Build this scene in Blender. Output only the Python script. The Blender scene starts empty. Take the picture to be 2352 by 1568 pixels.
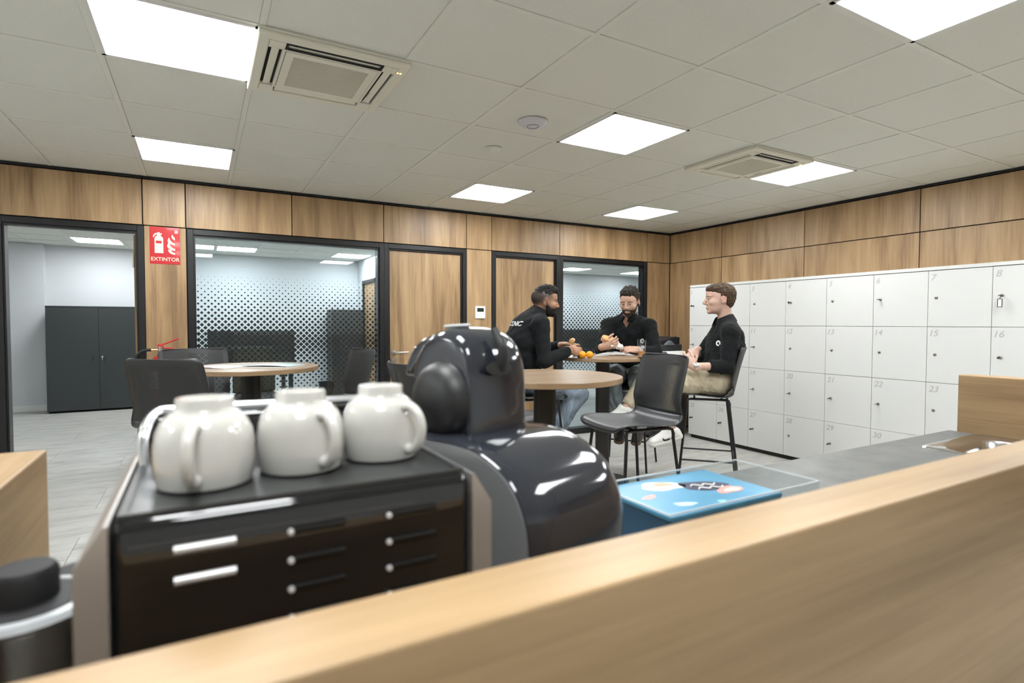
import bpy, bmesh, math, random
import numpy as np
from mathutils import Vector, Matrix, Quaternion
random.seed(7)
S = bpy.context.scene
COL = S.collection
# ------------------------------------------------------------------ camera, light, exposure
CAM = Vector((0.365, -2.458, 1.32)); YAW = 0.51154; PITCH = -0.03223
FPX = 1276.8
cam_d = bpy.data.cameras.new('camera'); cam = bpy.data.objects.new('camera', cam_d); COL.objects.link(cam)
cam_d.sensor_width = 36.0; cam_d.lens = 36.0 * FPX / 2352.0; cam_d.clip_start = 0.02; cam_d.clip_end = 60
cam.location = CAM
cam.rotation_euler = (math.pi / 2 + PITCH, -0.00125, -YAW)
cam_d.dof.use_dof = True; cam_d.dof.focus_distance = 4.4; cam_d.dof.aperture_fstop = 4.0
S.camera = cam
S.view_settings.view_transform = 'Standard'; S.view_settings.look = 'None'
S.view_settings.gamma = 1.0; S.view_settings.use_curve_mapping = False
S.view_settings.exposure = 1.66
S.cycles.use_denoising = True
S.cycles.max_bounces = 5; S.cycles.diffuse_bounces = 3; S.cycles.glossy_bounces = 3; S.cycles.transmission_bounces = 3; S.cycles.transparent_max_bounces = 10
S.cycles.use_adaptive_sampling = True; S.cycles.adaptive_threshold = 0.05; S.cycles.adaptive_min_samples = 16
S.cycles.caustics_reflective = False; S.cycles.caustics_refractive = False
S.cycles.sample_clamp_indirect = 6.0
W = bpy.data.worlds.new('world'); S.world = W; W.use_nodes = True
W.node_tree.nodes['Background'].inputs[0].default_value = (0.80, 0.88, 1.0, 1)
W.node_tree.nodes['Background'].inputs[1].default_value = 0.35
LAMP = 8.4           # strength of every ceiling light panel in the main room
LAMP_OFFICE = 9.6    # the offices behind the partition
CEIL = 2.503; YB = 2.95; XR = 5.79; XL = -2.7; YF = -4.8; YO = 8.4
FW = Vector((math.sin(YAW), math.cos(YAW), 0)); RT = Vector((math.cos(YAW), -math.sin(YAW), 0))
def V(u, d, z):      # a point given by its sideways and forward distance from where the photographer stood
    p = CAM + RT * u + FW * d
    return Vector((p.x, p.y, z))
def P(px, py, d):    # a point of the photograph at a real distance d
    return V((px - 1176) / FPX * d, d, 1.32 - (py - 743.0) * d / FPX)
# ------------------------------------------------------------------ helpers
def link(name, me, parent=None, mat=None, loc=None, rotz=None, label=None, cat=None, group=None, kind=None, smooth=False):
    o = bpy.data.objects.new(name, me); COL.objects.link(o)
    if mat is not None and me is not None:
        me.materials.clear() if False else None
        if not me.materials: me.materials.append(mat)
    if parent is not None: o.parent = parent
    if loc is not None: o.location = loc
    if rotz is not None: o.rotation_euler = (0, 0, rotz)
    tag(o, label, cat, group, kind)
    if smooth and me is not None:
        me.polygons.foreach_set('use_smooth', [True] * len(me.polygons))
    return o
def tag(o, label=None, cat=None, group=None, kind=None):
    if label: o['label'] = label
    if cat: o['category'] = cat
    if group: o['group'] = group
    if kind: o['kind'] = kind
    return o
def thing(name, loc=(0, 0, 0), rotz=0.0, label=None, cat=None, group=None, kind=None):
    return link(name, None, None, None, loc, rotz, label, cat, group, kind)
class B:
    def __init__(s): s.bm = bmesh.new()
    def box(s, lo, hi, bev=0.0, seg=2, M=None):
        r = bmesh.ops.create_cube(s.bm, size=1.0); vs = r['verts']
        lo = Vector(lo); hi = Vector(hi); c = (lo + hi) / 2; d = hi - lo
        for v in vs: v.co = Vector((v.co.x * d.x, v.co.y * d.y, v.co.z * d.z)) + c
        if bev > 0:
            es = list({e for v in vs for e in v.link_edges})
            rr = bmesh.ops.bevel(s.bm, geom=es, offset=bev, segments=seg, profile=0.5, affect='EDGES')
            vs = list({v for f in rr['faces'] for v in f.verts} | {v for v in vs if v.is_valid})
        if M is not None:
            for v in vs: v.co = M @ v.co
        return s
    def tube(s, pts, r, seg=8, caps=True, closed=False):
        pts = [Vector(p) for p in pts]; n = len(pts)
        rs = r if isinstance(r, (list, tuple)) else [r] * n
        rings = []; prev = None
        for i, p in enumerate(pts):
            a = pts[(i - 1) % n] if (closed or i > 0) else p; b = pts[(i + 1) % n] if (closed or i < n - 1) else p
            t = (b - a).normalized()
            if prev is None:
                up = Vector((0, 0, 1)) if abs(t.z) < 0.9 else Vector((1, 0, 0))
                nx = t.cross(up).normalized()
            else:
                nx = (prev - t * prev.dot(t)).normalized()
            prev = nx; ny = t.cross(nx)
            rings.append([s.bm.verts.new(p + (nx * math.cos(2 * math.pi * k / seg) + ny * math.sin(2 * math.pi * k / seg)) * rs[i]) for k in range(seg)])
        m = n if closed else n - 1
        for i in range(m):
            A = rings[i]; C = rings[(i + 1) % n]
            for k in range(seg):
                s.bm.faces.new((A[k], A[(k + 1) % seg], C[(k + 1) % seg], C[k]))
        if caps and not closed:
            s.bm.faces.new(rings[0][::-1]); s.bm.faces.new(rings[-1])
        return s
    def lathe(s, prof, seg=32, c=(0, 0, 0), M=None, sx=1.0, sy=1.0):
        rings = []; c = Vector(c)
        for r, z in prof:
            if r < 1e-6: rings.append([s.bm.verts.new((0, 0, z))])
            else: rings.append([s.bm.verts.new((sx * r * math.cos(2 * math.pi * k / seg), sy * r * math.sin(2 * math.pi * k / seg), z)) for k in range(seg)])
        for A, C in zip(rings[:-1], rings[1:]):
            if len(A) == 1 and len(C) == 1: continue
            for k in range(seg):
                k2 = (k + 1) % seg
                if len(A) == 1: s.bm.faces.new((A[0], C[k2], C[k]))
                elif len(C) == 1: s.bm.faces.new((A[k], A[k2], C[0]))
                else: s.bm.faces.new((A[k], A[k2], C[k2], C[k]))
        for rg in rings:
            for v in rg: v.co = (M @ v.co if M is not None else v.co) + c
        return s
    def prism(s, poly, a, b, M=None):     # polygon (x,z) extruded along y from a to b
        lo = [s.bm.verts.new((x, a, z)) for x, z in poly]; hi = [s.bm.verts.new((x, b, z)) for x, z in poly]
        n = len(poly)
        s.bm.faces.new(lo); s.bm.faces.new(hi[::-1])
        for i in range(n): s.bm.faces.new((lo[i], hi[i], hi[(i + 1) % n], lo[(i + 1) % n]))
        if M is not None:
            for v in lo + hi: v.co = M @ v.co
        return s
    def quad(s, a, b, c, d):
        s.bm.faces.new([s.bm.verts.new(p) for p in (a, b, c, d)]); return s
    def mesh(s, name, smooth=False, angle=None):
        bmesh.ops.recalc_face_normals(s.bm, faces=s.bm.faces[:])
        me = bpy.data.meshes.new(name); s.bm.to_mesh(me); s.bm.free()
        if smooth:
            me.polygons.foreach_set('use_smooth', [True] * len(me.polygons))
            if angle: me.set_sharp_from_angle(angle=angle)
        return me
    def build(s, name, mat, parent=None, smooth=False, angle=math.radians(40), **k):
        return link(name, s.mesh(name, smooth, angle), parent, mat, **k)
def grid_mesh(name, rows, uv=None, smooth=True, closed=False):
    nr, nc = len(rows), len(rows[0])
    vs = [tuple(p) for r in rows for p in r]; fs = []
    for i in range(nr - 1):
        for j in range(nc - (0 if closed else 1)):
            j2 = (j + 1) % nc
            fs.append((i * nc + j, i * nc + j2, (i + 1) * nc + j2, (i + 1) * nc + j))
    me = bpy.data.meshes.new(name); me.from_pydata(vs, [], fs)
    if uv is not None:
        L = me.uv_layers.new(name='uv'); flat = [t for r in uv for t in r]
        for lp in me.loops: L.data[lp.index].uv = flat[lp.vertex_index]
    if smooth: me.polygons.foreach_set('use_smooth', [True] * len(me.polygons))
    me.update(); return me
def catmull(pts, n):
    pts = [np.array(p, float) for p in pts]; out = []
    Q = [2 * pts[0] - pts[1]] + pts + [2 * pts[-1] - pts[-2]]
    for i in range(1, len(Q) - 2):
        p0, p1, p2, p3 = Q[i - 1:i + 3]
        for k in range(n):
            t = k / n
            out.append(0.5 * (2 * p1 + (p2 - p0) * t + (2 * p0 - 5 * p1 + 4 * p2 - p3) * t * t + (3 * p1 - p0 - 3 * p2 + p3) * t ** 3))
    out.append(pts[-1]); return out
def rounded(x0, y0, x1, y1, r, n=5):
    out = []
    for cx, cy, a in ((x1 - r, y1 - r, 0), (x0 + r, y1 - r, 90), (x0 + r, y0 + r, 180), (x1 - r, y0 + r, 270)):
        for k in range(n + 1):
            t = math.radians(a + 90 * k / n); out.append((cx + r * math.cos(t), cy + r * math.sin(t)))
    return out
def copy_tree(o, parent=None):
    c = o.copy(); COL.objects.link(c)
    if parent is not None: c.parent = parent
    for ch in list(o.children): copy_tree(ch, c)
    return c
_tx = {}
def text_mesh(txt, size, shear=0.0, bold=0.0, ext=0.0006, space=1.0):
    cu = bpy.data.curves.new('lettering', 'FONT'); cu.body = txt; cu.size = size; cu.shear = shear
    cu.offset = bold; cu.extrude = ext; cu.align_x = 'CENTER'; cu.align_y = 'CENTER'; cu.space_character = space
    o = bpy.data.objects.new('lettering', cu); COL.objects.link(o)
    dg = bpy.context.evaluated_depsgraph_get(); dg.update()
    me = bpy.data.meshes.new_from_object(o.evaluated_get(dg)); bpy.data.objects.remove(o)
    return me
# ------------------------------------------------------------------ materials
def nodes(name):
    m = bpy.data.materials.new(name); m.use_nodes = True; nt = m.node_tree
    return m, nt, nt.nodes['Principled BSDF']
def flat(name, col, rough=0.5, metal=0.0, spec=0.5, coat=0.0, emit=0.0, trans=0.0, noise=0.0, scale=60.0, bump=0.0, ior=1.45, alpha=1.0, sheen=0.0):
    m, nt, p = nodes(name); c4 = (*col, 1)
    p.inputs['Base Color'].default_value = c4; p.inputs['Roughness'].default_value = rough; p.inputs['Metallic'].default_value = metal
    p.inputs['Specular IOR Level'].default_value = spec; p.inputs['Coat Weight'].default_value = coat; p.inputs['Coat Roughness'].default_value = 0.05
    p.inputs['Transmission Weight'].default_value = trans; p.inputs['IOR'].default_value = ior; p.inputs['Alpha'].default_value = alpha
    p.inputs['Sheen Weight'].default_value = sheen
    if emit: m.cycles.emission_sampling = 'NONE'; p.inputs['Emission Color'].default_value = c4; p.inputs['Emission Strength'].default_value = emit
    tc = nt.nodes.new('ShaderNodeTexCoord'); n = nt.nodes.new('ShaderNodeTexNoise')
    n.inputs['Scale'].default_value = scale; n.inputs['Detail'].default_value = 4
    nt.links.new(tc.outputs['Object'], n.inputs['Vector'])
    if noise > 0:
        mx = nt.nodes.new('ShaderNodeMix'); mx.data_type = 'RGBA'
        mx.inputs['A'].default_value = tuple(c * (1 - noise) for c in col) + (1,); mx.inputs['B'].default_value = tuple(min(1, c * (1 + noise)) for c in col) + (1,)
        nt.links.new(n.outputs['Fac'], mx.inputs['Factor']); nt.links.new(mx.outputs['Result'], p.inputs['Base Color'])
    if bump > 0:
        bp = nt.nodes.new('ShaderNodeBump'); bp.inputs['Strength'].default_value = bump; bp.inputs['Distance'].default_value = 0.002
        nt.links.new(n.outputs['Fac'], bp.inputs['Height']); nt.links.new(bp.outputs['Normal'], p.inputs['Normal'])
    return m
def wood(name, c_dark, c_mid, c_light, axis, rough=0.42, fine=1.0):
    """planed wood laminate, the grain runs along axis (0 x, 1 y, 2 z)"""
    m, nt, p = nodes(name); N = nt.nodes.new; L = nt.links.new
    tc = N('ShaderNodeTexCoord'); oi = N('ShaderNodeObjectInfo')
    ad = N('ShaderNodeVectorMath'); ad.operation = 'MULTIPLY_ADD'; ad.inputs[1].default_value = (37.1, 23.7, 11.3)
    cx = N('ShaderNodeCombineXYZ')
    for i in range(3): L(oi.outputs['Random'], cx.inputs[i])
    L(cx.outputs[0], ad.inputs[0]); L(tc.outputs['Object'], ad.inputs[2])
    def noise(s_across, s_along, detail, rough_):
        mp = N('ShaderNodeMapping'); sc = [s_across] * 3; sc[axis] = s_along; mp.inputs['Scale'].default_value = sc
        L(ad.outputs[0], mp.inputs['Vector']); n = N('ShaderNodeTexNoise')
        n.inputs['Scale'].default_value = 1.0; n.inputs['Detail'].default_value = detail; n.inputs['Roughness'].default_value = rough_; n.inputs['Distortion'].default_value = 0.3
        L(mp.outputs[0], n.inputs['Vector']); return n
    a = noise(9.0 * fine, 0.9 * fine, 3, 0.55); b = noise(85 * fine, 2.2 * fine, 4, 0.65); c = noise(300 * fine, 9 * fine, 2, 0.6)
    m1 = N('ShaderNodeMath'); m1.operation = 'MULTIPLY_ADD'; m1.inputs[1].default_value = 0.40; L(b.outputs['Fac'], m1.inputs[0])
    m0 = N('ShaderNodeMath'); m0.operation = 'MULTIPLY'; m0.inputs[1].default_value = 0.90; L(a.outputs['Fac'], m0.inputs[0]); L(m0.outputs[0], m1.inputs[2])
    m2 = N('ShaderNodeMath'); m2.operation = 'MULTIPLY_ADD'; m2.inputs[1].default_value = 0.12; L(c.outputs['Fac'], m2.inputs[0]); L(m1.outputs[0], m2.inputs[2])
    cr = N('ShaderNodeValToRGB'); e = cr.color_ramp.elements
    e[0].position = 0.50; e[0].color = (*c_dark, 1); e[1].position = 0.92; e[1].color = (*c_light, 1)
    k = e.new(0.70); k.color = (*c_mid, 1)
    L(m2.outputs[0], cr.inputs[0]); L(cr.outputs[0], p.inputs['Base Color'])
    p.inputs['Roughness'].default_value = rough
    bp = N('ShaderNodeBump'); bp.inputs['Strength'].default_value = 0.06; bp.inputs['Distance'].default_value = 0.001
    L(m2.outputs[0], bp.inputs['Height']); L(bp.outputs[0], p.inputs['Normal'])
    return m
def glass_pane(name, tint=(0.93, 0.97, 0.98), refl=1.0):
    m = bpy.data.materials.new(name); m.use_nodes = True; nt = m.node_tree; nt.nodes.clear()
    N = nt.nodes.new; L = nt.links.new
    o = N('ShaderNodeOutputMaterial'); t = N('ShaderNodeBsdfTransparent'); g = N('ShaderNodeBsdfGlossy'); mx = N('ShaderNodeMixShader'); geo = N('ShaderNodeNewGeometry'); dt = N('ShaderNodeVectorMath'); dt.operation = 'DOT_PRODUCT'; L(geo.outputs['Normal'], dt.inputs[0]); L(geo.outputs['Incoming'], dt.inputs[1])
    ab = N('ShaderNodeMath'); ab.operation = 'ABSOLUTE'; L(dt.outputs['Value'], ab.inputs[0]); iv = N('ShaderNodeMath'); iv.operation = 'SUBTRACT'; iv.inputs[0].default_value = 1.0; L(ab.outputs[0], iv.inputs[1])
    pw = N('ShaderNodeMath'); pw.operation = 'POWER'; pw.inputs[1].default_value = 5.0; L(iv.outputs[0], pw.inputs[0]); fr = N('ShaderNodeMath'); fr.operation = 'MULTIPLY_ADD'; fr.inputs[1].default_value = 0.96; fr.inputs[2].default_value = 0.04; L(pw.outputs[0], fr.inputs[0])
    t.inputs[0].default_value = (*tint, 1); g.inputs['Roughness'].default_value = 0.0; g.inputs[0].default_value = (refl, refl, refl, 1)
    L(fr.outputs[0], mx.inputs[0]); L(t.outputs[0], mx.inputs[1]); L(g.outputs[0], mx.inputs[2]); L(mx.outputs[0], o.inputs[0])
    return m
def lamp_mat(name, strength, col=(1, 1, 1)):
    m, nt, p = nodes(name); p.inputs['Base Color'].default_value = (0.9, 0.9, 0.9, 1)
    p.inputs['Emission Color'].default_value = (*col, 1); p.inputs['Emission Strength'].default_value = strength
    return m
M = {}
M['wood_wall'] = wood('oak_wall_laminate', (0.215, 0.128, 0.060), (0.375, 0.240, 0.120), (0.490, 0.335, 0.178), 2)
M['wood_counter'] = wood('oak_counter_laminate', (0.225, 0.140, 0.066), (0.335, 0.220, 0.110), (0.42, 0.285, 0.152), 0, 0.40)
M['wood_counter_y'] = wood('oak_end_laminate', (0.225, 0.140, 0.066), (0.335, 0.220, 0.110), (0.42, 0.285, 0.152), 1, 0.5)
M['wood_table'] = wood('oak_table_laminate', (0.20, 0.125, 0.065), (0.275, 0.182, 0.102), (0.335, 0.235, 0.142), 0, 0.33)
M['black'] = flat('black_lacquered_frame', (0.009, 0.009, 0.010), 0.35)
M['joint'] = flat('black_recess', (0.006, 0.006, 0.006), 0.8)
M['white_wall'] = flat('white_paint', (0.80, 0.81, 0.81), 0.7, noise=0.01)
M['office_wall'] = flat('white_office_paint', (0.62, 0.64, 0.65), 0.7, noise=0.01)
M['tile'] = flat('mineral_ceiling_tile', (0.785, 0.795, 0.735), 0.9, noise=0.09, scale=240, bump=0.25)
M['tbar'] = flat('ceiling_tee_paint', (0.80, 0.81, 0.745), 0.5)
M['lamp'] = lamp_mat('ceiling_panel_diffuser', LAMP, (0.97, 0.99, 1.0))
M['lamp_office'] = lamp_mat('office_panel_diffuser', LAMP_OFFICE, (0.93, 0.97, 1.0))
M['white_plastic'] = flat('white_plastic', (0.78, 0.78, 0.76), 0.4)
M['cream_plastic'] = flat('ivory_plastic', (0.80, 0.775, 0.66), 0.45)
M['vent_dark'] = flat('vent_shadow', (0.012, 0.012, 0.011), 0.7)
M['chrome'] = flat('chrome', (0.78, 0.78, 0.78), 0.12, 1.0)
M['steel'] = flat('brushed_steel', (0.58, 0.57, 0.55), 0.28, 1.0, noise=0.06, scale=30)
M['glass'] = glass_pane('partition_glass', (0.90, 0.95, 0.97))
M['dots'] = flat('black_film_dot', (0.006, 0.007, 0.007), 0.5)
M['locker'] = flat('white_locker_laminate', (0.60, 0.605, 0.59), 0.35)
M['locker_num'] = flat('grey_number_film', (0.40, 0.41, 0.40), 0.5)
M['gap'] = flat('locker_carcass_grey', (0.30, 0.30, 0.28), 0.6)
M['dark_cab'] = flat('dark_grey_laminate', (0.040, 0.047, 0.047), 0.5, noise=0.12, scale=180)
M['rubber'] = flat('black_rubber', (0.012, 0.012, 0.013), 0.6)
M['seat'] = flat('charcoal_shell_plastic', (0.036, 0.038, 0.041), 0.40, spec=0.8, noise=0.04, scale=300, bump=0.05)
M['tube'] = flat('black_powder_coated_tube', (0.008, 0.008, 0.009), 0.38)
M['column'] = flat('anthracite_column', (0.020, 0.019, 0.018), 0.38, noise=0.15, scale=40)
M['worktop'] = None
def mesh_back():
    m = bpy.data.materials.new('perforated_shell_plastic'); m.use_nodes = True; nt = m.node_tree; p = nt.nodes['Principled BSDF']; o = nt.nodes['Material Output']
    N = nt.nodes.new; L = nt.links.new
    p.inputs['Base Color'].default_value = (0.026, 0.027, 0.028, 1); p.inputs['Roughness'].default_value = 0.45
    uv = N('ShaderNodeUVMap'); uv.uv_map = 'uv'
    mp = N('ShaderNodeMapping'); mp.inputs['Rotation'].default_value = (0, 0, math.radians(45)); mp.inputs['Scale'].default_value = (125, 125, 1)
    L(uv.outputs[0], mp.inputs[0]); v = N('ShaderNodeTexVoronoi'); v.voronoi_dimensions = '2D'; v.inputs['Randomness'].default_value = 0.0; v.inputs['Scale'].default_value = 1.0
    L(mp.outputs[0], v.inputs['Vector'])
    lt = N('ShaderNodeMath'); lt.operation = 'LESS_THAN'; lt.inputs[1].default_value = 0.26; L(v.outputs['Distance'], lt.inputs[0])
    sp = N('ShaderNodeSeparateXYZ'); L(uv.outputs[0], sp.inputs[0])
    def cmp(sock, op, val):
        n = N('ShaderNodeMath'); n.operation = op; n.inputs[1].default_value = val; L(sock, n.inputs[0]); return n
    ab = N('ShaderNodeMath'); ab.operation = 'ABSOLUTE'; L(sp.outputs[0], ab.inputs[0])
    f = [lt, cmp(ab.outputs[0], 'LESS_THAN', 0.182), cmp(sp.outputs[1], 'GREATER_THAN', 0.485), cmp(sp.outputs[1], 'LESS_THAN', 0.775)]
    cur = f[0]
    for g in f[1:]:
        n = N('ShaderNodeMath'); n.operation = 'MULTIPLY'; L(cur.outputs[0], n.inputs[0]); L(g.outputs[0], n.inputs[1]); cur = n
    tr = N('ShaderNodeBsdfTransparent'); tr.inputs[0].default_value = (0.85, 0.85, 0.85, 1); mx = N('ShaderNodeMixShader')
    L(cur.outputs[0], mx.inputs[0]); L(p.outputs[0], mx.inputs[1]); L(tr.outputs[0], mx.inputs[2]); L(mx.outputs[0], o.inputs[0])
    return m
M['mesh_back'] = mesh_back()
def floor_mat():
    m, nt, p = nodes('grey_vinyl_floor'); N = nt.nodes.new; L = nt.links.new
    tc = N('ShaderNodeTexCoord'); oi = N('ShaderNodeObjectInfo'); cx = N('ShaderNodeCombineXYZ')
    for i in range(3): L(oi.outputs['Random'], cx.inputs[i])
    ad = N('ShaderNodeVectorMath'); ad.operation = 'MULTIPLY_ADD'; ad.inputs[1].default_value = (19.1, 7.7, 0); L(cx.outputs[0], ad.inputs[0])
    geo = N('ShaderNodeNewGeometry'); L(geo.outputs['Position'], ad.inputs[2])
    def noise(sx, sy, det, r):
        mp = N('ShaderNodeMapping'); mp.inputs['Scale'].default_value = (sx, sy, 1); L(ad.outputs[0], mp.inputs[0])
        n = N('ShaderNodeTexNoise'); n.inputs['Scale'].default_value = 1; n.inputs['Detail'].default_value = det; n.inputs['Roughness'].default_value = r; n.inputs['Distortion'].default_value = 0.4
        L(mp.outputs[0], n.inputs[0]); return n
    a = noise(2.2, 8, 5, 0.6); b = noise(9, 60, 4, 0.7)
    mm = N('ShaderNodeMath'); mm.operation = 'MULTIPLY_ADD'; mm.inputs[1].default_value = 0.45; L(b.outputs['Fac'], mm.inputs[0])
    m0 = N('ShaderNodeMath'); m0.operation = 'MULTIPLY'; m0.inputs[1].default_value = 0.7; L(a.outputs['Fac'], m0.inputs[0]); L(m0.outputs[0], mm.inputs[2])
    cr = N('ShaderNodeValToRGB'); e = cr.color_ramp.elements; e[0].position = 0.40; e[0].color = (0.235, 0.232, 0.215, 1); e[1].position = 0.72; e[1].color = (0.495, 0.488, 0.452, 1)
    k = e.new(0.55); k.color = (0.40, 0.395, 0.365, 1)
    L(mm.outputs[0], cr.inputs[0]); L(cr.outputs[0], p.inputs['Base Color']); p.inputs['Roughness'].default_value = 0.42
    return m
M['floor'] = floor_mat()
def stone_mat():
    m, nt, p = nodes('grey_stone_worktop'); N = nt.nodes.new; L = nt.links.new
    tc = N('ShaderNodeTexCoord'); n = N('ShaderNodeTexNoise'); n.inputs['Scale'].default_value = 9; n.inputs['Detail'].default_value = 7; n.inputs['Roughness'].default_value = 0.65
    L(tc.outputs['Object'], n.inputs['Vector']); cr = N('ShaderNodeValToRGB'); e = cr.color_ramp.elements
    e[0].position = 0.35; e[0].color = (0.075, 0.078, 0.076, 1); e[1].position = 0.7; e[1].color = (0.135, 0.138, 0.133, 1)
    L(n.outputs['Fac'], cr.inputs[0]); L(cr.outputs[0], p.inputs['Base Color']); p.inputs['Roughness'].default_value = 0.38
    return m
M['worktop'] = stone_mat()
# ------------------------------------------------------------------ floor
fl = B(); fl.box((XL - 0.2, YF - 0.2, -0.08), (11.2, YO + 0.3, -0.004)); fo = fl.build('floor', M['joint'], kind='structure')
pk = None
PW, PD = 1.2, 0.6
def plank_mesh(w, d):
    return B().box((0, 0, -0.012), (w - 0.0016, d - 0.0016, 0), 0.0006, 1).mesh('plank')
pm = plank_mesh(PW, PD)
nrow = 0
for r in range(int((YO - YF) / PD) + 1):
    y = YF + r * PD; off = (r % 2) * 0.6
    x = XL - off
    x_end = XR + 0.1 if y < YB else 11.0
    while x < x_end:
        if y < -2.9 and (x > 4.5):
            pass
        o = link('plank', pm, fo, M['floor']); o.location = (x, y, 0); x += PW
# ------------------------------------------------------------------ ceiling of the main room: tiles, tees and light panels
co = B().box((XL - 0.2, YF - 0.2, CEIL + 0.06), (XR + 0.2, YB + 0.05, CEIL + 0.12)).build('ceiling', M['joint'], kind='structure')
coo = B().box((XL - 0.2, YB + 0.051, CEIL + 0.06), (11.2, YO + 0.3, CEIL + 0.12)).build('ceiling_office', M['joint'], kind='structure')
LIGHTS = [(0, 0), (0, 3), (4, 0), (4, 3), (7, 3), (7, 0), (4, -3), (0, -3), (7, -3), (0, -5), (4, -5), (7, -5), (-4, 0), (-4, -3)]
OFFICE_LIGHTS = [(-2, 12), (1, 12), (4, 12), (-2, 7), (1, 7), (4, 7), (12, 12), (15, 12), (12, 7), (8, 7), (9, 12)]
AC = [(1, 0), (6, 0)]
tm = B().box((0.0115, 0.0115, CEIL + 0.004), (0.5885, 0.5885, CEIL + 0.022), 0.003, 1).mesh('ceiling_tile')
def clip_tile(w, d): return B().box((0.0115, 0.0115, CEIL + 0.004), (w, d, CEIL + 0.022), 0.003, 1).mesh('ceiling_tile')
lightset = set(LIGHTS) | set(OFFICE_LIGHTS) | set(AC)
tb = B()
for i in range(-5, 19):
    for j in range(-8, 15):
        x, y = i * 0.6, j * 0.6
        if (i, j) in lightset: continue
        office = j >= 5
        xmax = 11.0 if office else XR
        if x >= xmax - 0.03 or y < YF - 0.01: continue
        if y > YO - 0.03: continue
        w = min(0.5885, xmax - x); d = min(0.5885, (YO if office else 99) - y)
        if j == 4: d = 0.5885
        me = tm if (w > 0.58 and d > 0.58) else clip_tile(w, d)
        o = link('ceiling_tile', me, coo if office else co, M['tile']); o.location = (x, y, 0)
for i in range(-5, 19):
    x = i * 0.6
    tb.box((x - 0.012, (YF if x < XR else YB), CEIL), (x + 0.012, YO, CEIL + 0.02))
for j in range(-8, 15):
    y = j * 0.6
    tb.box((XL, y - 0.012, CEIL + 0.0004), (XR if y < YB else 11.0, y + 0.012, CEIL + 0.0196))
tb.build('ceiling_tee_grid', M['tbar'], co)
def light_panel(i, j, mat, label, grp, n):
    t = thing('ceiling_light_panel', (i * 0.6 + 0.3, j * 0.6 + 0.3, CEIL), 0, label, 'ceiling light', grp)
    b = B()
    for sx, sy, w, h in ((0, 1, 0.292, 0.008), (0, -1, 0.292, 0.008), (1, 0, 0.008, 0.292), (-1, 0, 0.008, 0.292)):
        b.box((sx * 0.284 - w, sy * 0.284 - h, -0.004), (sx * 0.284 + w, sy * 0.284 + h, 0.016))
    b.build('frame', M['white_plastic'], t)
    B().box((-0.277, -0.277, -0.001), (0.277, 0.277, 0.014)).build('diffuser', mat, t)
LN = {(0, 0): 'large ceiling light panel at upper left beside the nearer air conditioner', (0, 3): 'smaller ceiling light panel above the doorway and red sign',
      (4, 0): 'bright ceiling light panel beside the round access point', (4, 3): 'ceiling light panel above the plain door and thermostat',
      (7, 3): 'farthest ceiling light panel near the corner above the men', (7, 0): 'ceiling light panel touching the farther air conditioner',
      (4, -3): 'ceiling light panel cut by the upper right edge of the picture'}
for n, (i, j) in enumerate(LIGHTS):
    light_panel(i, j, M['lamp'], LN.get((i, j), 'square ceiling light panel over the kitchenette, behind the photographer'), 'square ceiling light panels in the break room', n)
for n, (i, j) in enumerate(OFFICE_LIGHTS):
    light_panel(i, j, M['lamp_office'], {(-2, 12): 'ceiling light panel seen through the open doorway', (1, 12): 'left office light panel seen above the dotted glass',
        (4, 12): 'right office light panel seen above the dotted glass', (12, 12): 'left light panel seen through the smaller dotted window',
        (15, 12): 'right light panel seen through the smaller dotted window'}.get((i, j), 'office ceiling light panel hidden behind the wood partition'), 'ceiling light panels in the offices', n)
# ------------------------------------------------------------------ walls of the room
def panel(parent, x0, x1, z0, z1, y, th=0.018, g=0.004, name='panel', ax='x', mat='wood_wall'):
    """a wall panel proud of its black backing with an open joint g around it"""
    if ax == 'x': b = B().box((x0 + g, y - th, z0 + g), (x1 - g, y, z1 - g), 0.001, 1)
    else: b = B().box((y - th, x0 + g, z0 + g), (y, x1 - g, z1 - g), 0.001, 1)
    return b.build(name, M[mat], parent)
T = 0.09
ZT = 2.11
wb = B()      # black backing with the openings left free
for x0, x1, z0, z1 in ((XL, XR, ZT, CEIL + 0.02), (XL, -0.93, 0, ZT), (-0.02, 0.285, 0, ZT), (2.835, 3.14, 0, ZT), (5.375, XR, 0, ZT)):
    wb.box((x0, YB + 0.0, z0), (x1, YB + T, z1))
wall = wb.build('wall_back', M['joint'], kind='structure')
up = [-2.70, -1.80, -0.925, -0.025, 0.275, 1.106, 1.95, 2.838, 3.138, 4.026, 5.376, XR - 0.005]
ZC = CEIL - 0.022
for a, b in zip(up[:-1], up[1:]): panel(wall, a, b, ZT, ZC, YB)
for a, b in ((-2.70, -1.80), (-1.80, -0.93), (-0.02, 0.278), (2.838, 3.138), (5.378, XR - 0.005)): panel(wall, a, b, 0.01, ZT, YB)
B().box((XL, YB - 0.02, ZC + 0.002), (XR, YB + 0.001, CEIL)).build('trim_1', M['black'], kind='structure')
wr = B(); wr.box((XR, YF, 0), (XR + 0.1, YB + T, CEIL + 0.02)); wallr = wr.build('wall_right', M['joint'], kind='structure')
ys = [YB - 0.022, 2.10, 1.065, 0.017, -1.03, -2.08, -3.13, -4.18, YF]
for a, b in zip(ys[1:], ys[:-1]):
    panel(wallr, a, b, ZT, ZC, XR, ax='y'); panel(wallr, a, b, 0.01, ZT, XR, ax='y')
B().box((XR - 0.02, YF, ZC + 0.002), (XR + 0.001, YB - 0.02, CEIL)).build('trim_2', M['black'], kind='structure')
B().box((XR - 0.024, YB - 0.024, 0), (XR - 0.0, YB - 0.0, ZC)).build('trim_3', M['black'], kind='structure')
B().box((XL - 0.1, YF, 0), (XL, YB + T, CEIL + 0.02)).build('wall_left', M['white_wall'], kind='structure')
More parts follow.
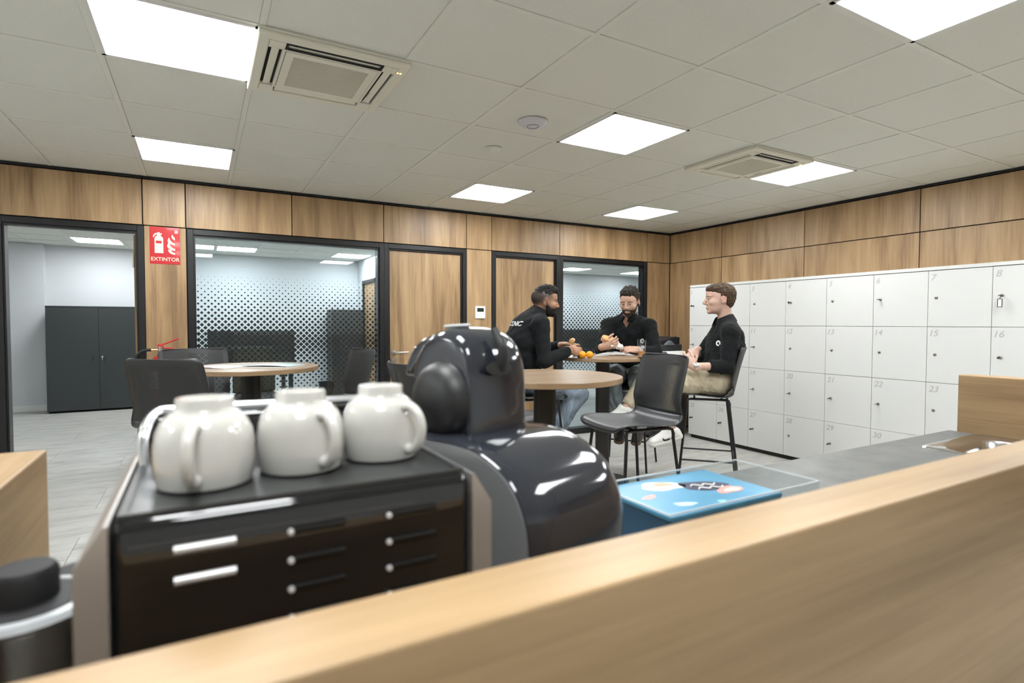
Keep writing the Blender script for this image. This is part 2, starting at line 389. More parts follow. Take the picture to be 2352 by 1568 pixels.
B().box((XL - 0.1, YF - 0.1, 0), (XR + 0.1, YF, CEIL + 0.02)).build('wall_front', M['white_wall'], kind='structure')
# offices behind the partition
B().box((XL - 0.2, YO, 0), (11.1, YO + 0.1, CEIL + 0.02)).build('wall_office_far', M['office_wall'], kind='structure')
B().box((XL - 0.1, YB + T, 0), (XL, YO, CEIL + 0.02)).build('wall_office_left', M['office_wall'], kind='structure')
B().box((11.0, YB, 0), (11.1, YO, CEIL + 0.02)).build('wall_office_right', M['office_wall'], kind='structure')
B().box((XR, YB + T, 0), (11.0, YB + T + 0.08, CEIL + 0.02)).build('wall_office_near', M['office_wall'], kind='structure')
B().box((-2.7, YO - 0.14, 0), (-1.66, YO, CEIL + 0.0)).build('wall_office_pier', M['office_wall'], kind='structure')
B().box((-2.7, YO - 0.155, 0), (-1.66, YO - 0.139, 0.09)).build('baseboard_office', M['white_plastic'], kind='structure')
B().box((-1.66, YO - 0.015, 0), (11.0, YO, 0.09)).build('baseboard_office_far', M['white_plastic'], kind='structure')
wp = B()
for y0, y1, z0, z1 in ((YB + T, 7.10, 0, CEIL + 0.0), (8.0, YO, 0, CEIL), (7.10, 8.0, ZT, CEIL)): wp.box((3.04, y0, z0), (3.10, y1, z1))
wpo = wp.build('wall_office_partition', M['office_wall'], kind='structure')
# back of the wood partition as the offices see it
wbk = B()
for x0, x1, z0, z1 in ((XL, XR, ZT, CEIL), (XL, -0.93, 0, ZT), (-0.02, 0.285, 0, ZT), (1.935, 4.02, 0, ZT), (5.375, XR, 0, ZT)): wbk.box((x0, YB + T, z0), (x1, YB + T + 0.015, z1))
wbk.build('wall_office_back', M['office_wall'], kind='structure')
df = B()
for y0, y1, z0, z1 in ((7.10, 7.16, 0, ZT), (7.94, 8.0, 0, ZT), (7.10, 8.0, ZT - 0.06, ZT)): df.box((3.02, y0, z0), (3.12, y1, z1), 0.002, 1)
d5 = df.build('door_5', M['black'], kind='structure')
B().box((3.05, 7.16, 0.005), (3.09, 7.94, ZT - 0.06), 0.002, 1).build('door_leaf', M['wood_wall'], d5)
# ------------------------------------------------------------------ framed openings in the back wall
def frame(name, x0, x1, z1, fw=0.045, z0=None, proud=0.025):
    b = B(); y0, y1 = YB - proud, YB + T
    b.box((x0, y0, 0), (x0 + fw, y1, z1), 0.002, 1); b.box((x1 - fw, y0, 0), (x1, y1, z1), 0.002, 1); b.box((x0 + fw, y0, z1 - fw), (x1 - fw, y1, z1), 0.002, 1)
    # inner rebate
    r = 0.014
    b.box((x0 + fw, y0 + 0.018, 0), (x0 + fw + r, y1 - 0.01, z1 - fw)); b.box((x1 - fw - r, y0 + 0.018, 0), (x1 - fw, y1 - 0.01, z1 - fw)); b.box((x0 + fw + r, y0 + 0.018, z1 - fw - r), (x1 - fw - r, y1 - 0.01, z1 - fw))
    if z0 is not None: b.box((x0 + fw, y0, 0), (x1 - fw, y1, z0), 0.002, 1)
    return b.build(name, M['black'], kind='structure')
frame('door_1', -0.935, -0.018, ZT - 0.005)
dl = thing('door_leaf_open', (-0.078, YB + T, 0)); dl['kind'] = 'structure'; dl.name = 'door_4'
B().box((-0.02, 0, 0.006), (0.02, 0.80, 2.04), 0.002, 1).build('door_leaf', M['wood_wall'], dl)
hb = B(); hb.box((-0.026, -0.002, 1.78), (-0.0195, 0.03, 1.88)); hb.box((-0.03, -0.012, 1.775), (-0.018, 0.0, 1.885), 0.003, 2); hb.build('hinge', M['steel'], dl)
def handle(parent, x, z, sgn):
    b = B(); Mx = Matrix.Rotation(math.pi / 2, 4, 'X')
    b.lathe([(0, 0), (0.026, 0), (0.026, 0.008), (0.010, 0.009), (0.010, 0.045), (0, 0.045)], 24, (x, YB + 0.012, z), Mx)
    b.tube([(x, YB - 0.028, z), (x + sgn * 0.01, YB - 0.033, z), (x + sgn * 0.135, YB - 0.033, z)], 0.0085, 12)
    b.build('door_handle', M['steel'], parent, True)
    b = B(); b.lathe([(0, 0), (0.025, 0), (0.025, 0.007), (0.009, 0.008), (0.009, 0.014), (0, 0.014)], 24, (x, YB + 0.012, z - 0.075), Mx)
    b.build('lock_rosette', M['steel'], parent, True)
d2 = frame('door_2', 1.950, 2.838, ZT - 0.005)
B().box((2.012, YB + 0.012, 0.006), (2.778, YB + 0.052, 2.043), 0.001, 1).build('door_leaf', M['wood_wall'], d2); handle(d2, 2.055, 1.03, 1)
d3 = frame('door_3', 3.138, 4.026, ZT - 0.005)
B().box((3.20, YB + 0.012, 0.006), (3.966, YB + 0.052, 2.043), 0.001, 1).build('door_leaf', M['wood_wall'], d3); handle(d3, 3.925, 1.03, -1)
def dotted_window(name, x0, x1, mull):
    w = frame(name, x0, x1, ZT - 0.005, z0=0.07)
    f = 0.06; xs = [x0 + f] + mull + [x1 - f]
    for a, b in zip(xs[:-1], xs[1:]):
        B().box((a + 0.001, YB + 0.030, 0.07), (b - 0.001, YB + 0.040, ZT - 0.065)).build('glass_pane', M['glass'], w)
    # black film diamonds, largest at eye level
    vs = []; fs = []; p = 0.0515; z = 0.56; row = 0
    while z < 1.74:
        s = 0.0033 + 0.0177 * max(0.0, 1 - abs(z - 1.14) / 0.56) ** 0.85
        x = x0 + f + 0.012 + (row % 2) * p / 2
        while x < x1 - f - 0.006:
            k = len(vs); y = YB + 0.0290
            vs += [(x - s, y, z), (x, y, z - s), (x + s, y, z), (x, y, z + s)]; fs.append((k, k + 1, k + 2, k + 3)); x += p
        z += p / 2; row += 1
    me = bpy.data.meshes.new('dot_film'); me.from_pydata(vs, [], fs)
    link('dot_film', me, w, M['dots'], kind='stuff')
    return w
dotted_window('window_1', 0.283, 1.950, [1.112])
dotted_window('window_2', 4.026, 5.378, [])
# ------------------------------------------------------------------ ceiling fittings
def rect_ring(b, x0, y0, x1, y1, w, z0, z1):
    b.box((x0, y0, z0), (x1, y0 + w, z1)); b.box((x0, y1 - w, z0), (x1, y1, z1)); b.box((x0, y0 + w, z0), (x0 + w, y1 - w, z1)); b.box((x1 - w, y0 + w, z0), (x1, y1 - w, z1))
def air_con(i, j, label, open_all):
    t = thing('air_conditioner', (i * 0.6 + 0.3, j * 0.6 + 0.3, CEIL), 0, label, 'air conditioner', 'ceiling cassette air conditioners')
    h = 0.315
    # fascia: a plate with four slots and a centre opening left free, bevelled rim
    b = B(); z0, z1 = -0.030, -0.012
    s0, s1, sl, c = 0.212, 0.268, 0.205, 0.20
    b.box((-h, s1, z0), (h, h, z1), 0.006, 2); b.box((-h, -h, z0), (h, -s1, z1), 0.006, 2); b.box((-h, -s1 - 0.01, z0), (-s1, s1 + 0.01, z1), 0.006, 2); b.box((s1, -s1 - 0.01, z0), (h, s1 + 0.01, z1), 0.006, 2)
    for sx in (-1, 1):
        for sy in (-1, 1): b.box((sx * s1 if sx < 0 else sl, sy * s1 if sy < 0 else sl, z0 + 0.0005), (-sl if sx < 0 else s1, -sl if sy < 0 else s1, z1 - 0.0005))
    rect_ring(b, -s0, -s0, s0, s0, s0 - c, z0 + 0.0005, z1 - 0.0005)
    b.box((-h, -h, z1), (h, h, -0.001), 0.002, 1)
    b.build('fascia', M['cream_plastic'], t)
    B().box((-s1, -s1, z1 - 0.001), (s1, s1, z1 + 0.002)).build('slot_backing', M['vent_dark'], t)
    for k in range(4):
        R = Matrix.Rotation(k * math.pi / 2, 4, 'Z')
        b = B(); b.box((-sl + 0.008, -0.0155, -0.0015), (sl - 0.008, 0.0155, 0.0015), 0.001, 1, M=R @ Matrix.Translation((0, 0.240, z0 + 0.007)) @ Matrix.Rotation(math.radians(-7), 4, 'X'))
        b.build('flap', M['cream_plastic'], t)
    b = B(); rect_ring(b, -sl, -s1, sl, -s0, 0.011, z0 - 0.0008, z0 + 0.004); b.build('slot_shade', M['vent_dark'], t)  # flat black ring paints in the shade of the slot gap
    b = B(); rect_ring(b, -c + 0.003, -c + 0.003, c - 0.003, c - 0.003, 0.034, z0 - 0.002, z1); g = b.build('grille', M['cream_plastic'], t)
    sm = B().box((-c + 0.036, -0.0022, z0), (c - 0.036, 0.0022, z0 + 0.012)).mesh('grille_slat')
    for k in range(30):
        o = link('grille_slat', sm, g, M['cream_plastic']); o.location = (0, -0.158 + k * 0.0109, 0)
    b = B(); b.box((0.275, -0.235, z0 - 0.001), (0.281, -0.225, z0)); b.build('indicator_light', flat('amber_indicator', (1, 0.35, 0.1), 0.4, emit=2.0), t)
    b = B(); b.box((0.288, -0.235, z0 - 0.001), (0.294, -0.225, z0)); b.build('indicator_light', flat('green_indicator', (0.6, 1.0, 0.1), 0.4, emit=2.0), t)
    B().box((0.216, 0.05, z0 - 0.0012), (0.222, 0.11, z0)).build('maker_badge', flat('grey_badge', (0.12, 0.12, 0.13), 0.4), t)
air_con(1, 0, 'large ivory ceiling air conditioner beside the upper left light panel', True)
air_con(6, 0, 'smaller looking ceiling air conditioner above the lockers', True)
t = thing('access_point', (2.085, 0.36, CEIL), 0, 'round white wireless access point on the ceiling', 'access point')
B().lathe([(0, 0), (0.085, 0), (0.083, -0.010), (0.070, -0.022), (0.045, -0.028), (0, -0.029)], 48).build('shell', flat('pale_lilac_plastic', (0.66, 0.66, 0.70), 0.4), t, True)
b = B(); b.tube([(0.034 * math.cos(a), 0.034 * math.sin(a), -0.0292) for a in [2 * math.pi * k / 40 for k in range(40)]], 0.0014, 6, closed=True)
b.build('status_ring', flat('blue_status_ring', (0.06, 0.08, 0.30), 0.4), t, True)
t = thing('smoke_detector', (2.115, 0.92, CEIL), 0, 'small flat white smoke detector on the ceiling', 'smoke detector')
B().lathe([(0, 0), (0.056, 0), (0.055, -0.006), (0.040, -0.011), (0.030, -0.011), (0.028, -0.018), (0, -0.019)], 40).build('shell', M['tbar'], t, True)
B().lathe([(0, -0.0192), (0.003, -0.0192), (0.002, -0.021), (0, -0.021)], 12, (0.04, -0.005, 0.010)).build('led', flat('green_led', (0.2, 1.0, 0.45), 0.4, emit=2.0), t)
t = thing('office_smoke_detector', (-1.56, 6.25, CEIL), 0, 'round ceiling detector seen through the open doorway', 'smoke detector')
B().lathe([(0, 0), (0.11, 0), (0.105, -0.012), (0.06, -0.03), (0, -0.031)], 40).build('shell', M['white_plastic'], t, True)
# ------------------------------------------------------------------ sign, thermostat, extinguisher on the back wall
red = flat('red_sign_film', (0.50, 0.010, 0.016), 0.30, coat=0.3); cream = flat('photoluminescent_cream', (0.78, 0.76, 0.56), 0.5)
YW = YB - 0.018
t = thing('fire_extinguisher_sign', (0.126, YW, 1.954), 0, 'red EXTINTOR sign with extinguisher and flames above the extinguisher', 'sign')
B().box((-0.106, -0.003, -0.150), (0.106, 0, 0.150), 0.001, 1).build('board', red, t)
def plate(poly, name, mat, parent, y=-0.0042):
    return B().prism(poly, y, y + 0.0012).build(name, mat, parent)
body = [(-0.072, -0.062), (-0.012, -0.062), (-0.012, 0.055), (-0.018, 0.070), (-0.030, 0.078), (-0.030, 0.086), (-0.020, 0.090), (-0.020, 0.098), (-0.034, 0.098), (-0.036, 0.106), (-0.050, 0.106), (-0.052, 0.100), (-0.066, 0.098), (-0.078, 0.086), (-0.084, 0.066), (-0.078, 0.064), (-0.070, 0.080), (-0.060, 0.088), (-0.054, 0.086), (-0.054, 0.078), (-0.066, 0.070), (-0.072, 0.055)]
plate(body, 'extinguisher_pictogram', cream, t); plate([(-0.063, 0.016), (-0.023, 0.016), (-0.023, 0.038), (-0.063, 0.038)], 'pictogram_label', red, t, -0.0048)
def flame(dx, dz, s):
    pts = catmull([(0.000, 0.0), (0.012, -0.020), (0.034, -0.030), (0.052, -0.032)], 5) + catmull([(0.052, -0.018), (0.036, -0.012), (0.020, 0.006), (0.010, 0.030)], 5)
    return [(dx + x * s, dz + z * s) for x, z in pts]
plate(flame(0.018, 0.040, 1.0), 'flame', cream, t); plate(flame(0.014, -0.002, 1.1), 'flame', cream, t); plate([(x, z) for x, z in flame(0.022, -0.040, 0.92)], 'flame', cream, t)
plate([(0.046, 0.078), (0.052, 0.060), (0.070, 0.046), (0.070, 0.066), (0.056, 0.084), (0.052, 0.098)], 'flame', cream, t)
plate([(0.068, 0.104), (0.092, 0.104), (0.092, 0.130), (0.068, 0.130)], 'sticker', flat('pink_sticker', (0.72, 0.42, 0.46), 0.5), t)
me = text_mesh('EXTINTOR', 0.041, 0, 0.0003); o = link('lettering', me, t, cream); o.location = (0, -0.0038, -0.112); o.rotation_euler = (math.pi / 2, 0, 0)
t = thing('thermostat', (2.994, YW, 1.440), 0, 'white wall thermostat with dark display between the two doors', 'thermostat')
B().box((-0.060, -0.014, -0.066), (0.060, 0, 0.066), 0.004, 2).build('housing', M['white_plastic'], t)
B().box((-0.038, -0.0155, 0.006), (0.040, -0.0138, 0.046), 0.001, 1).build('display', flat('dark_green_display', (0.020, 0.028, 0.018), 0.25), t)
for k, (x, z) in enumerate(((-0.03, -0.024), (0, -0.014), (0, -0.040), (0.03, -0.024), (-0.03, -0.040))):
    B().lathe([(0, 0), (0.004, 0), (0.003, 0.002), (0, 0.002)], 12, (x, -0.0135, z), Matrix.Rotation(math.pi / 2, 4, 'X')).build('button', flat('grey_button', (0.5, 0.5, 0.5), 0.5), t)
t = thing('fire_extinguisher', (0.085, YB - 0.12, 0.52), 0, 'red fire extinguisher hanging under its sign behind the chairs', 'fire extinguisher')
rp = flat('red_extinguisher_enamel', (0.45, 0.010, 0.012), 0.25, coat=0.4)
B().lathe([(0, 0), (0.070, 0), (0.076, 0.010), (0.076, 0.46), (0.068, 0.50), (0.045, 0.525), (0.022, 0.535), (0.022, 0.552), (0, 0.552)], 36).build('cylinder', rp, t, True)
B().lathe([(0, 0.55), (0.026, 0.55), (0.026, 0.566), (0.015, 0.57), (0.015, 0.60), (0.020, 0.602), (0.020, 0.612), (0, 0.612)], 24).build('valve', M['steel'], t, True)
b = B(); b.box((-0.018, -0.008, 0.590), (0.022, 0.008, 0.632), 0.003, 2)
b.tube(catmull([(0.0, 0, 0.622), (0.05, 0, 0.640), (0.10, 0, 0.662), (0.128, 0, 0.672)], 5), 0.0055, 8); b.tube(catmull([(0.01, 0, 0.598), (0.06, 0, 0.598), (0.105, 0, 0.588), (0.135, 0, 0.562)], 5), 0.0055, 8)
b.build('lever', flat('red_lever_enamel', (0.55, 0.02, 0.02), 0.35), t, True)
b = B(); b.tube([(-0.015, 0, 0.584), (-0.075, -0.004, 0.586)], 0.008, 12); b.build('hose_coupling', flat('brass', (0.55, 0.42, 0.22), 0.3, 1.0), t, True)
b = B(); b.tube(catmull([(-0.062, -0.004, 0.586), (-0.10, -0.006, 0.583), (-0.142, -0.01, 0.560), (-0.168, -0.01, 0.505), (-0.158, -0.01, 0.40), (-0.115, -0.02, 0.25), (-0.088, -0.03, 0.12)], 6), 0.0115, 12); b.build('hose', M['rubber'], t, True)
B().box((-0.074, -0.0785, 0.28), (0.02, -0.0765, 0.42)).build('paper_label', cream, t)
b = B(); b.box((-0.03, 0.07, 0.40), (0.03, 0.099, 0.46), 0.003, 1); b.box((-0.02, 0.02, 0.545), (0.02, 0.101, 0.552), 0.001, 1); b.build('wall_bracket', M['black'], t)
# ------------------------------------------------------------------ lockers
XF = 5.325; LY0 = 2.165; CW = 0.4035; ZR = [1.732, 1.300, 0.867, 0.434, 0.042]
LY1 = LY0 - 8 * CW
lk = thing('locker_bank', (0, 0, 0), 0, 'white bank of numbered lockers along the right wall', 'lockers')
B().box((XF + 0.024, LY1 + 0.004, 0.040), (XR - 0.022, LY0 - 0.004, 1.735)).build('carcass', M['gap'], lk)
B().box((XF + 0.002, LY1, 1.736), (XR - 0.02, LY0 + 0.002, 1.763), 0.002, 1).build('top_board', M['locker'], lk)
b = B(); b.box((XF + 0.004, LY0 - 0.0035, 0.02), (XR - 0.022, LY0 + 0.0, 1.735)); b.build('side_board', M['locker'], lk)
b = B(); b.box((XF + 0.035, LY1 + 0.02, 0), (XR - 0.03, LY0 - 0.01, 0.041)); b.build('plinth', M['black'], lk)
lock_m = B().lathe([(0, 0), (0.011, 0), (0.011, 0.004), (0.008, 0.006), (0, 0.006)], 16, M=Matrix.Rotation(-math.pi / 2, 4, 'Y')).mesh('lock', True, 0.7)
kb = B(); kb.box((-0.030, -0.0012, -0.004), (-0.004, 0.0012, 0.004)); kb.lathe([(0, -0.002), (0.013, -0.002), (0.013, 0.002), (0, 0.002)], 14, (-0.036, 0, 0), Matrix.Rotation(math.pi / 2, 4, 'X'), 1.0, 0.8)
key_m = kb.mesh('key'); black_key = flat('black_key_plastic', (0.010, 0.010, 0.010), 0.4); lockcol = flat('nickel_lock', (0.30, 0.28, 0.25), 0.35, 1.0)
dm = {}
keyed = {1: 20, 4: 0, 6: 80, 8: 80, 9: 80, 11: 75, 16: 30, 19: 85, 20: 80, 21: 60, 22: 85, 25: 10, 26: 15, 27: 20, 29: 30, 30: 40, 31: 0}
for n in range(32):
    r, c = divmod(n, 8); z1, z0 = ZR[r] - 0.0012, ZR[r + 1] + 0.0012; y1 = LY0 - c * CW - 0.0016; y0 = y1 - CW + 0.0032
    if (r == 3) not in dm: dm[r == 3] = B().box((0, 0, 0), (0.018, y1 - y0, z1 - z0), 0.0008, 1).mesh('door')
    d = link('door', dm[r == 3], lk, M['locker']); d.location = (XF, y0, z0)
    me = text_mesh(str(n + 1), 0.066, 0.22, 0.0012, 0.0003)
    xs = [v.co.x for v in me.vertices]; shift = -min(xs)
    o = link('number', me, d, M['locker_num']); o.rotation_euler = (math.pi / 2, 0, -math.pi / 2); o.location = (-0.0004, (y1 - y0) - 0.018 - shift * 1.0, (z1 - z0) - 0.052)
    yl, zl = (y1 - y0) - 0.055, (z1 - z0) * 0.5 if r else (z1 - z0) * 0.52
    o = link('lock', lock_m, d, lockcol); o.location = (0, yl, zl)
    if n + 1 in keyed:
        k = link('key', key_m, d, black_key); k.location = (0, yl, zl); k.rotation_euler = (math.radians(keyed[n + 1]), 0, 0)
    if n + 1 == 8:
        b = B(); rect_ring(b, -0.014, -0.030, 0.014, 0.030, 0.004, -0.0015, 0.0015); b.tube([(0, 0.03, 0), (0.002, 0.048, -0.005)], 0.0015, 6)
        o = b.build('key_tag', black_key, d); o.rotation_euler = (math.pi / 2, 0, -math.pi / 2); o.location = (-0.034, yl, zl - 0.055)
        o = B().box((-0.010, -0.026, -0.0008), (0.010, 0.026, 0.0008)).build('tag_paper', M['white_plastic'], d); o.rotation_euler = (math.pi / 2, 0, -math.pi / 2); o.location = (-0.034, yl, zl - 0.055)
# ------------------------------------------------------------------ copier in the corner
t = thing('copier', (5.13, 2.58, 0), 0, 'black and white office copier in the corner beside the lockers', 'copier')
grey_p = flat('dark_copier_plastic', (0.030, 0.032, 0.034), 0.45); lt_p = flat('pale_copier_plastic', (0.68, 0.68, 0.65), 0.45)
B().box((-0.27, -0.27, 0.03), (0.27, 0.27, 0.50), 0.008, 2).build('cabinet', grey_p, t)
for k in range(3):
    d = B().box((-0.262, -0.282, 0.06 + k * 0.145), (0.262, -0.268, 0.195 + k * 0.145), 0.004, 1).build('paper_drawer', grey_p, t)
    B().box((-0.08, -0.287, 0.13 + k * 0.145), (0.08, -0.281, 0.155 + k * 0.145), 0.002, 1).build('drawer_handle', M['vent_dark'], d)
B().box((-0.27, -0.27, 0.50), (0.27, 0.27, 0.88), 0.008, 2).build('body', lt_p, t)
B().box((-0.22, -0.275, 0.76), (0.20, 0.10, 0.86), 0.004, 1).build('output_tray', M['vent_dark'], t)
B().box((-0.27, -0.25, 0.88), (0.27, 0.27, 0.99), 0.006, 2).build('scanner', lt_p, t)
b = B(); Mt = Matrix.Translation((0.02, -0.29, 0.955)) @ Matrix.Rotation(math.radians(38), 4, 'X')
b.box((-0.25, -0.09, -0.012), (0.25, 0.06, 0.012), 0.006, 2, M=Mt); cp = b.build('control_panel', lt_p, t)
B().box((-0.22, -0.075, 0.0125), (-0.04, 0.045, 0.0145), 0, 1, M=Mt).build('touch_screen', flat('slate_screen', (0.075, 0.08, 0.085), 0.2), cp)
B().box((-0.265, -0.24, 0.995), (0.265, 0.26, 1.075), 0.014, 3).build('document_feeder', grey_p, t)
b = B(); b.prism([(-0.24, 1.075), (0.26, 1.075), (0.26, 1.155), (0.20, 1.165), (0.02, 1.125), (-0.24, 1.115)], -0.20, 0.22); b.build('feeder_lid', M['rubber'], t)
b = B(); b.prism([(-0.02, 1.07), (0.13, 1.07), (0.06, 1.122)], -0.262, -0.21); b.build('feeder_flap', flat('blue_grey_flap', (0.11, 0.125, 0.14), 0.4), t)
# ------------------------------------------------------------------ furniture of the offices
def cupboard(x, y, label, w=1.24, h=1.57, d=0.43):
    t = thing('office_cupboard', (x, y, 0), 0, label, 'cupboard', 'dark grey office cupboards')
    B().box((-w / 2, -d / 2, 0.03), (w / 2, d / 2, h - 0.022)).build('carcass', M['dark_cab'], t)
    B().box((-w / 2 - 0.002, -d / 2 - 0.02, h - 0.021), (w / 2 + 0.002, d / 2, h), 0.002, 1).build('top_board', M['dark_cab'], t)
    B().box((-w / 2 + 0.01, -d / 2 + 0.02, 0), (w / 2 - 0.01, d / 2 - 0.01, 0.031)).build('plinth', M['joint'], t)
    for s in (-1, 1):
        x0, x1 = (-w / 2 + 0.001, -0.002) if s < 0 else (0.002, w / 2 - 0.001)
        dr = B().box((x0, -d / 2 - 0.019, 0.034), (x1, -d / 2 - 0.001, h - 0.024), 0.001, 1).build('door', M['dark_cab'], t)
        b = B(); b.tube(catmull([(s * 0.075, -d / 2 - 0.018, 0.74), (s * 0.075, -d / 2 - 0.045, 0.755), (s * 0.075, -d / 2 - 0.045, 0.845), (s * 0.075, -d / 2 - 0.018, 0.86)], 4), 0.006, 8); b.build('door_handle', M['dark_cab'], dr, True)
        if s > 0:
            b = B(); b.lathe([(0, 0), (0.013, 0), (0.013, 0.006), (0, 0.006)], 16, (0.038, -d / 2 - 0.019, 0.815), Matrix.Rotation(math.pi / 2, 4, 'X')); b.box((0.035, -d / 2 - 0.03, 0.765), (0.041, -d / 2 - 0.027, 0.80)); b.build('lock', M['chrome'], dr)
cupboard(-0.955, 8.05, 'dark grey two-door cupboard seen through the open doorway')
cupboard(2.72, 8.10, 'dark cupboard behind the dotted glass near the door', 0.56)
def desk(x, y, w, label, screen, grp='office desks behind the dotted glass'):
    t = thing('office_desk', (x, y, 0), 0, label, 'desk', grp)
    B().box((-w / 2, -0.4, 0.715), (w / 2, 0.4, 0.74), 0.002, 1).build('desk_top', M['white_plastic'], t)
    for sx in (-1, 1):
        for sy in (-1, 1): B().box((sx * (w / 2 - 0.06) - 0.025, sy * 0.36 - 0.025, 0), (sx * (w / 2 - 0.06) + 0.025, sy * 0.36 + 0.025, 0.715)).build('leg', M['dark_cab'], t)
    if screen: B().box((-w / 2 + 0.02, -0.435, 0.78), (w / 2 - 0.02, -0.405, 1.23), 0.003, 1).build('privacy_screen', M['dark_cab'], t)
desk(0.92, 5.40, 1.00, 'white office desk with dark privacy screen behind the large dotted glass', True)
desk(5.60, 4.9, 2.40, 'white office desk with dark privacy screen behind the smaller dotted glass', True)
def monitor(x, y, label):
    t = thing('monitor', (x, y, 0.74), math.pi, label, 'monitor', 'office monitors')
    B().box((-0.30, -0.012, 0.13), (0.30, 0.012, 0.48), 0.004, 1).build('screen', M['rubber'], t); B().box((-0.03, 0.012, 0.0), (0.03, 0.03, 0.3)).build('stand', M['rubber'], t); B().box((-0.11, -0.06, 0), (0.11, 0.09, 0.010), 0.002, 1).build('foot', M['rubber'], t)
monitor(0.75, 5.52, 'black monitor on the desk behind the large dotted glass')
monitor(5.35, 5.0, 'left black monitor on the desk behind the smaller dotted glass')
monitor(6.10, 5.0, 'right black monitor on the desk behind the smaller dotted glass')
t = thing('office_chair', (0.98, 4.55, 0), 0.25, 'black swivel chair with olive jacket behind the large dotted glass', 'chair')
b = B()
for k in range(5):
    a = k * 2 * math.pi / 5; b.tube([(0, 0, 0.10), (0.29 * math.cos(a), 0.29 * math.sin(a), 0.07)], 0.017, 8)
b.build('base', M['rubber'], t)
for k in range(5):
    a = k * 2 * math.pi / 5; B().lathe([(0, -0.012), (0.030, -0.012), (0.030, 0.012), (0, 0.012)], 16, (0.29 * math.cos(a), 0.29 * math.sin(a), 0.030), Matrix.Rotation(math.pi / 2, 4, 'X')).build('caster', M['rubber'], t)
B().tube([(0, 0, 0.09), (0, 0, 0.44)], 0.025, 12).build('column', M['rubber'], t)
B().box((-0.24, -0.23, 0.43), (0.24, 0.25, 0.50), 0.03, 3).build('seat', M['seat'], t, True)
B().box((-0.22, 0.22, 0.56), (0.22, 0.27, 1.02), 0.025, 3).build('backrest', M['seat'], t, True)
B().box((-0.235, 0.19, 0.50), (0.235, 0.29, 1.045), 0.03, 3).build('jacket', flat('olive_jacket', (0.055, 0.062, 0.045), 0.9, noise=0.3, scale=20), t, True)
t = thing('waste_bin', (2.25, 7.4, 0), 0, 'small black waste bin on the office floor beside the dark cupboard', 'bin')
B().lathe([(0, 0), (0.10, 0), (0.13, 0.32), (0.126, 0.32), (0.098, 0.01), (0, 0.01)], 28).build('bucket', M['rubber'], t, True)
b = B(); b.tube(catmull([(-0.13, 0, 0.27), (-0.20, 0, 0.22), (-0.22, 0, 0.10), (-0.15, 0, 0.02)], 5), 0.006, 8); b.build('handle', M['rubber'], t, True)
# ------------------------------------------------------------------ round high tables
def round_table(x, y, label):
    t = thing('round_high_table', (x, y, 0), 0, label, 'table', 'round high tables with dark columns')
    B().lathe([(0, 1.022), (0.396, 1.022), (0.400, 1.025), (0.400, 1.047), (0.398, 1.05), (0, 1.05)], 72).build('table_top', M['wood_table'], t, True, math.radians(30))
    b = B(); b.prism([(a, c) for a, c in rounded(-0.058, -0.040, 0.058, 0.040, 0.032)], 0.018, 1.012, M=Matrix.Rotation(-YAW, 4, 'Z') @ Matrix(((1, 0, 0, 0), (0, 0, 1, 0), (0, 1, 0, 0), (0, 0, 0, 1))))
    b.build('column', M['column'], t, True)
    b = B(); b.box((-0.17, -0.025, 1.004), (0.17, 0.025, 1.021)); b.box((-0.025, -0.17, 1.0045), (0.025, 0.17, 1.0205)); b.build('top_bracket', M['black'], t)
    B().lathe([(0, 0), (0.225, 0), (0.225, 0.008), (0.215, 0.014), (0.06, 0.022), (0, 0.022)], 56).build('base_plate', M['column'], t, True, 0.5)
    return t
round_table(0.64, 1.37, 'empty round wooden table with leaflets in front of the dotted glass')
round_table(1.93, -0.02, 'nearest round wooden table standing empty beside the coffee machine')
T2 = V(0.762, 4.657, 0); round_table(T2.x, T2.y, 'round wooden table with food where the three men sit')
